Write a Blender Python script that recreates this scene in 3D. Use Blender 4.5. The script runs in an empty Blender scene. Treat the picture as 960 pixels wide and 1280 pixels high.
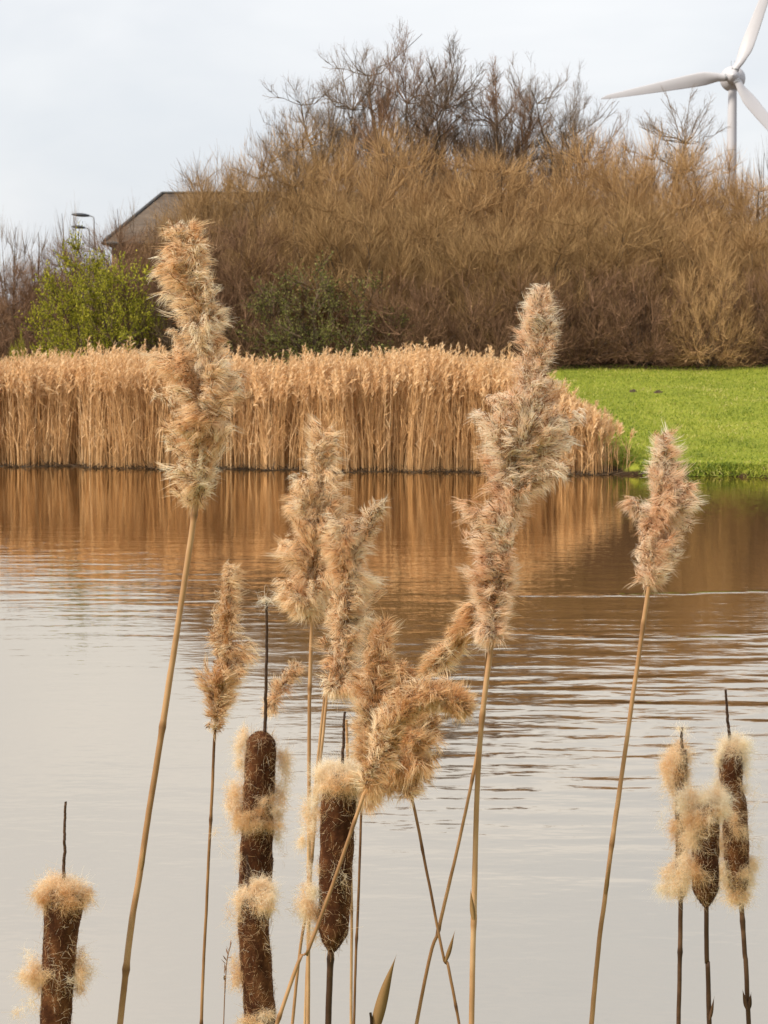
import bpy, math, numpy as np
from mathutils import Vector
rng = np.random.default_rng(7)
R = math.radians
scene = bpy.context.scene
COL = scene.collection

# ------------------------------------------------------------------ camera
EYE = 2.5
F_PX = 2400.0
TH = math.atan(215 / F_PX)
cam_d = bpy.data.cameras.new('camera'); cam = bpy.data.objects.new('camera', cam_d); COL.objects.link(cam)
cam.location = (0, 0, EYE); cam.rotation_euler = (math.pi / 2 - TH, 0, 0)
cam_d.sensor_fit = 'VERTICAL'; cam_d.sensor_height = 36; cam_d.sensor_width = 27
cam_d.lens = 36 * F_PX / 1280
cam_d.clip_start = 0.05; cam_d.clip_end = 8000
cam_d.dof.use_dof = True; cam_d.dof.focus_distance = 1.75; cam_d.dof.aperture_fstop = 60
scene.camera = cam

def at(px, py, Y):
    """world point seen at photo pixel (960x1280) at world distance y = Y"""
    u = (px - 480) / F_PX; v = (640 - py) / F_PX
    d = np.array([u, math.cos(TH) + v * math.sin(TH), -math.sin(TH) + v * math.cos(TH)])
    return np.array([0, 0, EYE]) + d * (Y / d[1])

# ------------------------------------------------------------------ object helpers
def tag(o, label=None, cat=None, group=None, kind=None):
    if label: o['label'] = label
    if cat: o['category'] = cat
    if group: o['group'] = group
    if kind: o['kind'] = kind
    return o
def empty(name, loc, label=None, cat=None, group=None):
    o = bpy.data.objects.new(name, None); COL.objects.link(o); o.location = [float(c) for c in loc]
    o.empty_display_size = 0.1
    return tag(o, label, cat, group)

class Geo:
    """collects vertices, quads / tris and a per-vertex 'tint' value"""
    def __init__(s): s.v = []; s.q = []; s.t = []; s.c = []; s.n = 0
    def add(s, v, q=None, t=None, c=None):
        v = np.asarray(v, float).reshape(-1, 3)
        s.v.append(v)
        if q is not None and len(q): s.q.append(np.asarray(q, int).reshape(-1, 4) + s.n)
        if t is not None and len(t): s.t.append(np.asarray(t, int).reshape(-1, 3) + s.n)
        s.c.append(np.full(len(v), 0.5) if c is None else np.broadcast_to(np.asarray(c, float).reshape(-1), (len(v),)))
        s.n += len(v)
    def build(s, name, mat, parent=None, smooth=True, origin=None):
        v = np.concatenate(s.v) if s.v else np.zeros((0, 3))
        q = np.concatenate(s.q) if s.q else np.zeros((0, 4), int)
        t = np.concatenate(s.t) if s.t else np.zeros((0, 3), int)
        off = np.zeros(3)
        if parent is not None:
            p = parent
            while p is not None:
                off = off + np.array(p.location); p = p.parent
        elif origin is not None: off = np.asarray(origin, float)
        v = v - off
        me = bpy.data.meshes.new(name)
        me.vertices.add(len(v)); me.vertices.foreach_set('co', v.astype(np.float32).ravel())
        nl = len(q) * 4 + len(t) * 3
        me.loops.add(nl); me.loops.foreach_set('vertex_index', np.concatenate([q.ravel(), t.ravel()]).astype(np.int32))
        me.polygons.add(len(q) + len(t))
        ls = np.concatenate([np.arange(len(q)) * 4, len(q) * 4 + np.arange(len(t)) * 3]).astype(np.int32)
        me.polygons.foreach_set('loop_start', ls)
        me.update(calc_edges=True)
        if smooth: me.polygons.foreach_set('use_smooth', np.ones(len(me.polygons), bool))
        a = me.attributes.new('tint', 'FLOAT', 'POINT'); a.data.foreach_set('value', np.concatenate(s.c).astype(np.float32))
        me.materials.append(mat)
        o = bpy.data.objects.new(name, me); COL.objects.link(o)
        if parent is not None: o.parent = parent
        elif origin is not None: o.location = [float(c) for c in off]
        return o

def nrm(v): return v / np.maximum(np.linalg.norm(v, axis=-1, keepdims=True), 1e-9)

def ribbons(g, P, W, tint=None, side=None):
    """P [N,K,3] centre lines, W [N,K] or [K] widths"""
    N, K, _ = P.shape
    T = nrm(np.gradient(P, axis=1))
    if side is None: side = rng.normal(size=(N, 1, 3))
    S = nrm(np.cross(T, np.broadcast_to(side, P.shape)))
    W = np.broadcast_to(W, (N, K))[..., None]
    V = np.stack([P - S * W / 2, P + S * W / 2], axis=2)        # N,K,2,3
    i = np.arange(N)[:, None] * (2 * K) + np.arange(K - 1)[None] * 2
    q = np.stack([i, i + 1, i + 3, i + 2], -1)
    c = None if tint is None else np.repeat(np.broadcast_to(np.asarray(tint), (N,)), 2 * K)
    g.add(V, q, c=c)

def tubes(g, P, Rr, sides=3, tint=None, cap=False):
    N, K, _ = P.shape
    T = nrm(np.gradient(P, axis=1))
    ref = np.where(np.abs(T[:, :1, 2:3]) > 0.9, np.array([[[1., 0, 0]]]), np.array([[[0, 0, 1.]]]))
    A = nrm(np.cross(T, np.broadcast_to(ref, P.shape))); B = np.cross(T, A)
    Rr = np.broadcast_to(Rr, (N, K))[..., None, None]
    a = np.arange(sides) * 2 * np.pi / sides
    V = P[:, :, None] + Rr * (A[:, :, None] * np.cos(a)[:, None] + B[:, :, None] * np.sin(a)[:, None])
    n = np.arange(N)[:, None, None] * K * sides; k = np.arange(K - 1)[None, :, None] * sides
    j = np.arange(sides)[None, None]; j2 = (j + 1) % sides
    q = np.stack(np.broadcast_arrays(n + k + j, n + k + j2, n + k + sides + j2, n + k + sides + j), -1)
    c = None if tint is None else np.repeat(np.broadcast_to(np.asarray(tint), (N,)), K * sides)
    g.add(V, q, c=c)
    if cap:
        for m in range(N):
            for kk in (0, K - 1):
                ring = V[m, kk]; ce = ring.mean(0)
                vv = np.vstack([ring, ce]); tt = [[x, (x + 1) % sides, sides] for x in range(sides)]
                g.add(vv, t=tt, c=None if tint is None else c[0])

def box(g, lo, hi, tint=0.5):
    x0, y0, z0 = lo; x1, y1, z1 = hi
    v = [(x0,y0,z0),(x1,y0,z0),(x1,y1,z0),(x0,y1,z0),(x0,y0,z1),(x1,y0,z1),(x1,y1,z1),(x0,y1,z1)]
    g.add(v, [(0,3,2,1),(4,5,6,7),(0,1,5,4),(1,2,6,5),(2,3,7,6),(3,0,4,7)], c=tint)

def smooth_path(pts, n):
    """Catmull-Rom through pts -> n points"""
    p = np.asarray(pts, float)
    p = np.vstack([2 * p[0] - p[1], p, 2 * p[-1] - p[-2]])
    m = len(p) - 3
    t = np.linspace(0, m - 1e-6, n); i = t.astype(int); f = (t - i)[:, None]
    a, b, c, d = p[i], p[i + 1], p[i + 2], p[i + 3]
    return 0.5 * (2 * b + (c - a) * f + (2 * a - 5 * b + 4 * c - d) * f**2 + (3 * b - a - 3 * c + d) * f**3)

def spawn(P, m, s0, s1, L, spread, up, K=4, curve=0.2, wob=0.05, fwd=1.0):
    """m children along each parent polyline; L = length or (lo, hi), shortened towards the parent's tip"""
    N, Kp, _ = P.shape
    s = rng.uniform(s0, s1, (N, m))
    x = s * (Kp - 1); i = np.minimum(x.astype(int), Kp - 2); f = (x - i)[..., None]
    n = np.arange(N)[:, None]
    base = P[n, i] * (1 - f) + P[n, i + 1] * f
    tan = nrm(P[n, i + 1] - P[n, i])
    r = nrm(rng.normal(size=(N, m, 3)))
    r = r - tan * (r * tan).sum(-1, keepdims=True)
    d = nrm(tan * fwd + spread * nrm(r) + np.array([0, 0, up]))
    ln = rng.uniform(L[0], L[1], (N, m)) * (1 - 0.45 * (s - s0) / max(s1 - s0, 1e-6))
    u = np.linspace(0, 1, K)
    d = d.reshape(-1, 3); base = base.reshape(-1, 3); ln = ln.reshape(-1)
    Q = base[:, None] + d[:, None] * ln[:, None, None] * u[None, :, None]
    Q = Q + (np.array([0, 0, 1.0]) * curve + rng.normal(size=(len(d), 1, 3)) * wob * 2) * (ln[:, None, None] * u[None, :, None]**2)
    Q[:, 1:] += rng.normal(size=Q[:, 1:].shape) * wob * 0.35 * ln[:, None, None]
    return Q

# ------------------------------------------------------------------ materials
def mat(name):
    m = bpy.data.materials.new(name); m.use_nodes = True; m.node_tree.nodes.clear(); return m, m.node_tree
def N_(nt, t, **kw):
    n = nt.nodes.new(t)
    for k, v in kw.items():
        if k.startswith('i_'): n.inputs[k[2:].replace('_', ' ')].default_value = v
        else: setattr(n, k, v)
    return n
def ramp(nt, stops, fac=None):
    r = N_(nt, 'ShaderNodeValToRGB'); e = r.color_ramp.elements
    while len(e) < len(stops): e.new(0.5)
    for el, (p, c) in zip(e, stops): el.position = p; el.color = (*c, 1)
    if fac is not None: nt.links.new(fac, r.inputs[0])
    return r
def noise(nt, scale, detail=3, rough=0.6, vec=None, stretch=None, dist=0.0):
    n = N_(nt, 'ShaderNodeTexNoise'); n.inputs['Scale'].default_value = scale
    n.inputs['Detail'].default_value = detail; n.inputs['Roughness'].default_value = rough; n.inputs['Distortion'].default_value = dist
    if vec is None: vec = N_(nt, 'ShaderNodeTexCoord').outputs['Object']
    if stretch is not None:
        mp = N_(nt, 'ShaderNodeMapping'); mp.inputs['Scale'].default_value = stretch; nt.links.new(vec, mp.inputs[0]); vec = mp.outputs[0]
    nt.links.new(vec, n.inputs['Vector']); return n
def mathn(nt, op, a, b=None, clamp=False):
    n = N_(nt, 'ShaderNodeMath', operation=op, use_clamp=clamp)
    for i, x in enumerate((a, b)):
        if x is None: continue
        if isinstance(x, (int, float)): n.inputs[i].default_value = x
        else: nt.links.new(x, n.inputs[i])
    return n.outputs[0]

def fibre_mat(name, stops, transl=0.35, rough=0.7, nscale=None, var=0.25):
    """plant fibres: colour from the per-strand 'tint', a little noise, some light passing through"""
    m, nt = mat(name); L = nt.links.new
    at_ = N_(nt, 'ShaderNodeAttribute', attribute_name='tint')
    fac = at_.outputs['Fac']
    if nscale:
        nz = noise(nt, nscale, 3)
        fac = mathn(nt, 'ADD', fac, mathn(nt, 'MULTIPLY', mathn(nt, 'SUBTRACT', nz.outputs['Fac'], 0.5), var * 4), True)
    r = ramp(nt, stops, fac)
    p = N_(nt, 'ShaderNodeBsdfPrincipled'); p.inputs['Roughness'].default_value = rough
    p.inputs['Specular IOR Level'].default_value = 0.25
    L(r.outputs[0], p.inputs['Base Color'])
    o = N_(nt, 'ShaderNodeOutputMaterial')
    if transl:
        tr = N_(nt, 'ShaderNodeBsdfTranslucent'); L(r.outputs[0], tr.inputs[0])
        mx = N_(nt, 'ShaderNodeMixShader'); mx.inputs[0].default_value = transl
        L(p.outputs[0], mx.inputs[1]); L(tr.outputs[0], mx.inputs[2]); L(mx.outputs[0], o.inputs[0])
    else: L(p.outputs[0], o.inputs[0])
    return m
def plain_mat(name, stops, nscale=8, rough=0.7, bump=0.0, bscale=40, stretch=None, metallic=0.0, detail=4):
    m, nt = mat(name); L = nt.links.new
    nz = noise(nt, nscale, detail, stretch=stretch); r = ramp(nt, stops, nz.outputs['Fac'])
    p = N_(nt, 'ShaderNodeBsdfPrincipled'); p.inputs['Roughness'].default_value = rough; p.inputs['Metallic'].default_value = metallic
    L(r.outputs[0], p.inputs['Base Color'])
    if bump:
        b2 = noise(nt, bscale, 4, stretch=stretch); bn = N_(nt, 'ShaderNodeBump'); bn.inputs['Strength'].default_value = bump
        bn.inputs['Distance'].default_value = 0.3 / bscale
        L(b2.outputs['Fac'], bn.inputs['Height']); L(bn.outputs[0], p.inputs['Normal'])
    o = N_(nt, 'ShaderNodeOutputMaterial'); L(p.outputs[0], o.inputs[0]); return m

M = {}
M['silk']   = fibre_mat('silky_hairs', [(0, (.52, .25, .10)), (.3, (.82, .51, .27)), (.65, (.95, .70, .44)), (1, (.98, .89, .72))], .5, .6)
M['silk_g'] = fibre_mat('golden_hairs', [(0, (.40, .19, .07)), (.35, (.70, .40, .18)), (.7, (.87, .60, .34)), (1, (.97, .82, .60))], .5, .6)
M['silk_p'] = fibre_mat('pinkish_hairs', [(0, (.50, .24, .12)), (.3, (.82, .51, .31)), (.65, (.95, .71, .50)), (1, (.98, .89, .75))], .5, .6)
M['glume']  = fibre_mat('spikelet_husk', [(0, (.14, .055, .02)), (1, (.42, .21, .09))], .2)
M['fluff']  = fibre_mat('seed_fluff', [(0, (.58, .32, .13)), (.4, (.88, .64, .38)), (1, (.97, .90, .76))], .55, .8)
M['strand'] = fibre_mat('loose_seed_hairs', [(0, (.16, .075, .035)), (1, (.62, .38, .20))], .2, .8)
M['reedstem'] = fibre_mat('dry_reed_stem', [(0, (.10, .045, .02)), (.4, (.26, .135, .06)), (.7, (.40, .225, .11)), (1, (.52, .33, .18))], 0, .5, 22, .22)
M['darkstem'] = fibre_mat('weathered_cattail_stem', [(0, (.022, .010, .006)), (.5, (.070, .034, .019)), (1, (.22, .12, .07))], 0, .5, 45, .15)
M['dryleaf'] = fibre_mat('dry_blade', [(0, (.22, .11, .04)), (1, (.52, .33, .15))], .3, .6, 25, .15)
M['bed'] = fibre_mat('reed_bed_straw', [(0, (.24, .12, .045)), (.3, (.52, .30, .125)), (.6, (.73, .48, .25)), (1, (.90, .70, .45))], .3, .6)
M['twig'] = fibre_mat('ochre_twigs', [(0, (.13, .072, .030)), (.5, (.30, .18, .076)), (1, (.50, .325, .15))], 0, .8)
M['twig_tan'] = fibre_mat('tan_twigs', [(0, (.19, .105, .045)), (.5, (.40, .24, .105)), (1, (.60, .39, .185))], 0, .8)
M['twig_red'] = fibre_mat('russet_twigs', [(0, (.11, .058, .033)), (.5, (.19, .105, .058)), (1, (.29, .17, .095))], 0, .8)
M['twig_dark'] = fibre_mat('dark_brown_twigs', [(0, (.07, .043, .03)), (.5, (.12, .08, .052)), (1, (.20, .135, .085))], 0, .8)
M['twig_grey'] = fibre_mat('grey_brown_twigs', [(0, (.10, .07, .048)), (.5, (.17, .12, .082)), (1, (.27, .195, .135))], 0, .8)
M['bark'] = fibre_mat('bark', [(0, (.05, .035, .025)), (1, (.17, .125, .09))], 0, .9, 2, .2)
M['leaf_lime'] = fibre_mat('young_lime_leaves', [(0, (.10, .11, .02)), (.5, (.35, .34, .03)), (1, (.66, .58, .07))], .35, .7)
M['leaf_olive'] = fibre_mat('olive_leaves', [(0, (.06, .07, .02)), (.5, (.17, .17, .04)), (1, (.32, .29, .09))], .3, .7)
M['leaf_grey'] = fibre_mat('grey_green_leaves', [(0, (.07, .075, .04)), (1, (.20, .20, .11))], .3, .7)
M['grassblade'] = fibre_mat('grass_blades', [(0, (.07, .12, .015)), (.4, (.24, .30, .03)), (.68, (.42, .43, .06)), (1, (.68, .58, .26))], .3, .6, .9, .22)

def cattail_mat():
    m, nt = mat('brown_velvet_seed_head'); L = nt.links.new
    n1 = noise(nt, 70, 5, .65, stretch=(1, 1, .6)); n2 = noise(nt, 14, 3)
    f = mathn(nt, 'ADD', mathn(nt, 'MULTIPLY', n1.outputs['Fac'], .6), mathn(nt, 'MULTIPLY', n2.outputs['Fac'], .4))
    r = ramp(nt, [(0.32, (.012, .0045, .002)), (.48, (.050, .017, .007)), (.58, (.115, .045, .018)), (.7, (.26, .12, .05))], f)
    p = N_(nt, 'ShaderNodeBsdfPrincipled'); p.inputs['Roughness'].default_value = .95; p.inputs['Specular IOR Level'].default_value = .1
    p.inputs['Sheen Weight'].default_value = .08; p.inputs['Sheen Roughness'].default_value = .4; p.inputs['Sheen Tint'].default_value = (.9, .6, .4, 1)
    L(r.outputs[0], p.inputs['Base Color'])
    v = N_(nt, 'ShaderNodeTexVoronoi'); v.inputs['Scale'].default_value = 500; L(N_(nt, 'ShaderNodeTexCoord').outputs['Object'], v.inputs['Vector'])
    b = N_(nt, 'ShaderNodeBump'); b.inputs['Strength'].default_value = .4; b.inputs['Distance'].default_value = .001
    h = mathn(nt, 'ADD', v.outputs['Distance'], mathn(nt, 'MULTIPLY', n1.outputs['Fac'], 1.6)); L(h, b.inputs['Height']); L(b.outputs[0], p.inputs['Normal'])
    o = N_(nt, 'ShaderNodeOutputMaterial'); L(p.outputs[0], o.inputs[0]); return m
M['cattail'] = cattail_mat()

def terrain_mat():
    m, nt = mat('grass_and_soil'); L = nt.links.new
    geo = N_(nt, 'ShaderNodeNewGeometry'); sep = N_(nt, 'ShaderNodeSeparateXYZ'); L(geo.outputs['Position'], sep.inputs[0])
    n1 = noise(nt, .35, 4, .6, vec=geo.outputs['Position']); n2 = noise(nt, 6, 5, .7, vec=geo.outputs['Position'])
    f = mathn(nt, 'ADD', mathn(nt, 'MULTIPLY', n1.outputs['Fac'], .5), mathn(nt, 'MULTIPLY', n2.outputs['Fac'], .5))
    g = ramp(nt, [(.3, (.12, .14, .02)), (.5, (.22, .25, .03)), (.7, (.33, .33, .055))], f)
    s = ramp(nt, [(.3, (.022, .013, .007)), (.7, (.07, .042, .022))], n2.outputs['Fac'])
    litter = ramp(nt, [(.3, (.05, .035, .018)), (.7, (.14, .09, .045))], n2.outputs['Fac'])
    # low ground by the water is bare mud, the strip under the thicket is leaf litter
    zf = mathn(nt, 'MULTIPLY', mathn(nt, 'SUBTRACT', mathn(nt, 'ADD', sep.outputs[2], mathn(nt, 'MULTIPLY', n2.outputs['Fac'], .12)), .11), 16, True)
    yf = mathn(nt, 'MULTIPLY', mathn(nt, 'SUBTRACT', mathn(nt, 'ADD', sep.outputs[1], mathn(nt, 'MULTIPLY', n1.outputs['Fac'], 2)), 54.6), .9, True)
    m1 = N_(nt, 'ShaderNodeMix', data_type='RGBA'); L(zf, m1.inputs[0]); L(s.outputs[0], m1.inputs[6]); L(g.outputs[0], m1.inputs[7])
    m2 = N_(nt, 'ShaderNodeMix', data_type='RGBA'); L(yf, m2.inputs[0]); L(m1.outputs[2], m2.inputs[6]); L(litter.outputs[0], m2.inputs[7])
    p = N_(nt, 'ShaderNodeBsdfPrincipled'); p.inputs['Roughness'].default_value = .95; p.inputs['Specular IOR Level'].default_value = .1
    L(m2.outputs[2], p.inputs['Base Color'])
    b = N_(nt, 'ShaderNodeBump'); b.inputs['Strength'].default_value = .8; b.inputs['Distance'].default_value = .06
    L(n2.outputs['Fac'], b.inputs['Height']); L(b.outputs[0], p.inputs['Normal'])
    o = N_(nt, 'ShaderNodeOutputMaterial'); L(p.outputs[0], o.inputs[0]); return m

def water_mat():
    m, nt = mat('pond_water'); L = nt.links.new
    geo = N_(nt, 'ShaderNodeNewGeometry'); pos = geo.outputs['Position']
    def mapped(scale, rot):
        mp = N_(nt, 'ShaderNodeMapping'); mp.inputs['Rotation'].default_value = (0, 0, R(rot)); mp.inputs['Scale'].default_value = scale
        L(pos, mp.inputs[0]); return mp.outputs[0]
    # wind ripples: long crests lying across the view
    a = noise(nt, 1.0, 1.5, .45, vec=mapped((1.25, 2.9, 1), 7), dist=.25)
    b = noise(nt, 1.0, 2.0, .5, vec=mapped((2.8, 7.0, 1), -5), dist=.2)
    c = noise(nt, 1.0, 1.0, .5, vec=mapped((7, 15, 1), 8))
    w = N_(nt, 'ShaderNodeTexWave', wave_type='BANDS', bands_direction='Y', wave_profile='SIN')
    w.inputs['Scale'].default_value = 1.0; w.inputs['Distortion'].default_value = 3.2; w.inputs['Detail'].default_value = 2; w.inputs['Detail Scale'].default_value = .55
    L(mapped((.35, 1.15, 1), 6), w.inputs['Vector'])
    # where the wind touches the water
    gust = noise(nt, 1.0, 2, .5, vec=mapped((.07, .16, 1), -12))
    sep = N_(nt, 'ShaderNodeSeparateXYZ'); L(pos, sep.inputs[0])
    gx = mathn(nt, 'MULTIPLY', mathn(nt, 'ADD', sep.outputs[0], 1.0), .20)           # breezier towards +x
    mask = mathn(nt, 'ADD', mathn(nt, 'MULTIPLY', mathn(nt, 'SUBTRACT', gust.outputs['Fac'], .35), 1.3), gx, True)
    far = mathn(nt, 'SUBTRACT', 1.0, mathn(nt, 'MULTIPLY', mathn(nt, 'SUBTRACT', sep.outputs[1], 13.0), .22, True))   # sheltered by the reeds
    near = mathn(nt, 'MULTIPLY', mathn(nt, 'SUBTRACT', sep.outputs[1], 6.0), .16, True)
    mask = mathn(nt, 'MULTIPLY', mathn(nt, 'MULTIPLY', mask, far), mathn(nt, 'ADD', .15, mathn(nt, 'MULTIPLY', near, .85)))
    mask = mathn(nt, 'ADD', mask, .05)
    yb = mathn(nt, 'MULTIPLY', mathn(nt, 'SUBTRACT', sep.outputs[1], 20.0), .2)
    breeze = mathn(nt, 'MULTIPLY', mathn(nt, 'EXPONENT', mathn(nt, 'MULTIPLY', mathn(nt, 'MULTIPLY', yb, yb), -1.0)), mathn(nt, 'MULTIPLY', gust.outputs['Fac'], .55))
    mask = mathn(nt, 'ADD', mask, mathn(nt, 'MULTIPLY', breeze, mathn(nt, 'SUBTRACT', 1.0, gx, True)))
    h = mathn(nt, 'ADD', mathn(nt, 'MULTIPLY', a.outputs['Fac'], .025), mathn(nt, 'MULTIPLY', b.outputs['Fac'], .0040))
    h = mathn(nt, 'ADD', h, mathn(nt, 'MULTIPLY', w.outputs['Fac'], .0014))
    h = mathn(nt, 'MULTIPLY', h, mask)
    h = mathn(nt, 'ADD', h, mathn(nt, 'MULTIPLY', c.outputs['Fac'], .0014))
    # two expanding rings left by a bird
    for (cx, cy, r0, wd, amp) in ((1.6, 25.7, 7.25, .10, .006), (2.2, 20.6, 4.8, .09, .005)):
        dx = mathn(nt, 'MULTIPLY', mathn(nt, 'SUBTRACT', sep.outputs[0], cx), 1.0); dy = mathn(nt, 'SUBTRACT', sep.outputs[1], cy)
        rr = mathn(nt, 'SQRT', mathn(nt, 'ADD', mathn(nt, 'MULTIPLY', dx, dx), mathn(nt, 'MULTIPLY', dy, dy)))
        rr = mathn(nt, 'ADD', rr, mathn(nt, 'MULTIPLY', a.outputs['Fac'], .5))
        q = mathn(nt, 'DIVIDE', mathn(nt, 'SUBTRACT', rr, r0), wd)
        e = mathn(nt, 'EXPONENT', mathn(nt, 'MULTIPLY', mathn(nt, 'MULTIPLY', q, q), -1.0))
        e = mathn(nt, 'MULTIPLY', e, mathn(nt, 'MULTIPLY', dy, -2.0, True))
        h = mathn(nt, 'ADD', h, mathn(nt, 'MULTIPLY', mathn(nt, 'MULTIPLY', e, amp), mathn(nt, 'MULTIPLY', mathn(nt, 'MULTIPLY', b.outputs['Fac'], 1.3), mathn(nt, 'MULTIPLY', mathn(nt, 'SUBTRACT', sep.outputs[0], .4), 1.2, True))))
    bn = N_(nt, 'ShaderNodeBump'); bn.inputs['Strength'].default_value = 1; bn.inputs['Distance'].default_value = 1.0
    L(h, bn.inputs['Height'])
    gl = N_(nt, 'ShaderNodeBsdfGlossy'); gl.inputs['Roughness'].default_value = .025; gl.inputs['Color'].default_value = (.985, .885, .75, 1)
    df = N_(nt, 'ShaderNodeBsdfDiffuse'); df.inputs['Color'].default_value = (.060, .038, .018, 1)
    L(bn.outputs[0], gl.inputs['Normal'])
    lw = N_(nt, 'ShaderNodeFresnel'); lw.inputs['IOR'].default_value = 1.6
    fac = mathn(nt, 'ADD', mathn(nt, 'MULTIPLY', lw.outputs[0], .22), .70, True)
    mx = N_(nt, 'ShaderNodeMixShader'); L(fac, mx.inputs[0]); L(df.outputs[0], mx.inputs[1]); L(gl.outputs[0], mx.inputs[2])
    o = N_(nt, 'ShaderNodeOutputMaterial'); L(mx.outputs[0], o.inputs[0]); return m

# ------------------------------------------------------------------ terrain and water
def sst(a, b, x): t = np.clip((x - a) / (b - a), 0, 1); return t * t * (3 - 2 * t)
def shore(x): return 36.4 - 0.21 * np.clip(x, -45, 45)
def bank(x): return shore(x) + 7.5 * (1 - sst(3.2, 5.0, x))
def height(x, y):
    x = np.asarray(x, float); y = np.asarray(y, float)
    b = bank(x) + .12 * np.sin(x * 2.3) + .07 * np.sin(x * 5.9 + 1)
    s = y - b
    up = .20 * sst(0, .22, s) + .0765 * np.clip(s, 0, 20.5) + .004 * np.clip(s - 20.5, 0, 300)
    up = up + .035 * np.sin(x * .9 + y * .4) * sst(1, 6, s)
    sh = y - shore(x)
    basin = -0.07 + .10 * sst(-.05, .35, sh) * (x < 5.2) - .9 * (1 - sst(-6, 0, sh))
    far = np.where(s > 0, np.maximum(up, basin), basin)
    nearb = .95 - 1.9 * sst(.2, 5.0, y)
    z = np.where(y < 12, np.maximum(nearb, -0.97), far)
    side = 1.6 * sst(58, 66, np.abs(x)) - .9
    z = np.where(np.abs(x) > 58, np.maximum(z, side), z)
    return z
def axis_vals(segs):
    out = []
    for a, b, st in segs: out.append(np.arange(a, b, st))
    out.append([segs[-1][1]]); return np.concatenate(out)
xs = axis_vals([(-3000, -200, 400), (-200, -60, 20), (-60, -20, 2), (-20, 20, .33), (20, 60, 2), (60, 200, 20), (200, 3000, 400)])
ys = axis_vals([(-400, -20, 60), (-20, 0, 4), (0, 6, .3), (6, 33, 2), (33, 47, .11), (47, 70, .6), (70, 100, 4), (100, 400, 50), (400, 5200, 400)])
X, Y = np.meshgrid(xs, ys); Z = height(X, Y)
g = Geo(); nx, ny = len(xs), len(ys)
ii = (np.arange(ny - 1)[:, None] * nx + np.arange(nx - 1)[None]).ravel()
g.add(np.stack([X, Y, Z], -1), np.stack([ii, ii + 1, ii + nx + 1, ii + nx], -1))
tag(g.build('ground', terrain_mat()), kind='structure')
g = Geo(); g.add([(-66, 2, 0), (66, 2, 0), (66, 52, 0), (-66, 52, 0)], [(0, 1, 2, 3)])
tag(g.build('pond_water', water_mat(), smooth=False), kind='structure')

# grass on the far bank
def grass():
    n = 75000
    x = rng.uniform(2.5, 17, n); y = 34.5 + 21.5 * rng.beta(1, 1.25, n)
    k = (y > bank(x) + .05); x, y = x[k], y[k]
    z = height(x, y)
    clump = .5 + .5 * np.sin(x * 3.1 + np.sin(y * 2.2) * 2) * np.sin(y * 1.7 + np.sin(x * 1.4) * 2)
    ln = rng.uniform(.04, .10, len(x)) * (.8 + .5 * clump)
    edge = np.exp(-((y - bank(x)) / .35)**2); ln = ln * (1 + 1.0 * edge)
    d = rng.normal(size=(len(x), 3)) * [.5, .5, .15] + [0, -.15, 1]; d = nrm(d)
    base = np.stack([x, y, z - .01], -1)
    P = base[:, None] + d[:, None] * ln[:, None, None] * np.array([0, .5, 1])[None, :, None]
    P[:, 2, 2] -= ln * .25
    ne = 9000; ex = rng.uniform(3.8, 17, ne); ey = bank(ex) + .12 * np.sin(ex * 2.3) + .07 * np.sin(ex * 5.9 + 1) + rng.uniform(.02, .30, ne)
    eb = np.stack([ex, ey, height(ex, ey) - .01], -1); el = rng.uniform(.08, .22, ne); ed = nrm(rng.normal(size=(ne, 3)) * [.5, .3, .3] + [0, -.8, .5])
    E = eb[:, None] + ed[:, None] * el[:, None, None] * np.array([0, .5, 1])[None, :, None]; E[:, 2, 2] -= el * .7; E[:, 1, 2] -= el * .1; E[:, :, 2] = np.maximum(E[:, :, 2], .01)
    g = Geo(); ribbons(g, P, np.array([.016, .012, .002]), tint=np.clip(.18 + .28 * clump + .22 * (.5 + .5 * np.sin(x * .8 + 1.5 * np.sin(y * .5)) * np.sin(y * .45 + x * .3)) + rng.normal(0, .20, len(x)), 0, 1))
    ribbons(g, E, np.array([.014, .012, .003]), tint=np.clip(rng.normal(.3, .22, ne), 0, 1))
    tag(g.build('grass', M['grassblade']), 'short bright green grass covering the sloping far bank', 'grass', kind='stuff')
grass()

for i, (px, py, lab) in enumerate([(791, 490, 'small dark molehill on the green bank, nearer the reeds'), (823, 491, 'small dark molehill on the green bank, right of the other one')]):
    # walk along the ray until it meets the ground
    for Yd in np.arange(36, 56, .1):
        p = at(px, py, Yd)
        if p[2] <= height(p[0], p[1]): break
    g = Geo(); nr, ns = 7, 18
    V = []
    for a in range(nr):
        r = .13 * a / (nr - 1)
        for s_ in range(ns):
            t = s_ * 2 * math.pi / ns
            rr = r * (1 + .15 * rng.normal())
            V.append((p[0] + rr * math.cos(t), p[1] + rr * math.sin(t), p[2] - .02 + .08 * math.cos(r / .13 * 1.5) + .01 * rng.normal()))
    q = [(a * ns + s_, a * ns + (s_ + 1) % ns, (a + 1) * ns + (s_ + 1) % ns, (a + 1) * ns + s_) for a in range(nr - 1) for s_ in range(ns)]
    g.add(V, q)
    if i == 0: M['soil'] = plain_mat('crumbly_soil', [(.3, (.03, .018, .01)), (.7, (.09, .055, .03))], 30, .95, .6, 60)
    tag(g.build('molehill', M['soil'], origin=p), lab, 'molehill', 'molehills on the bank')

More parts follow.
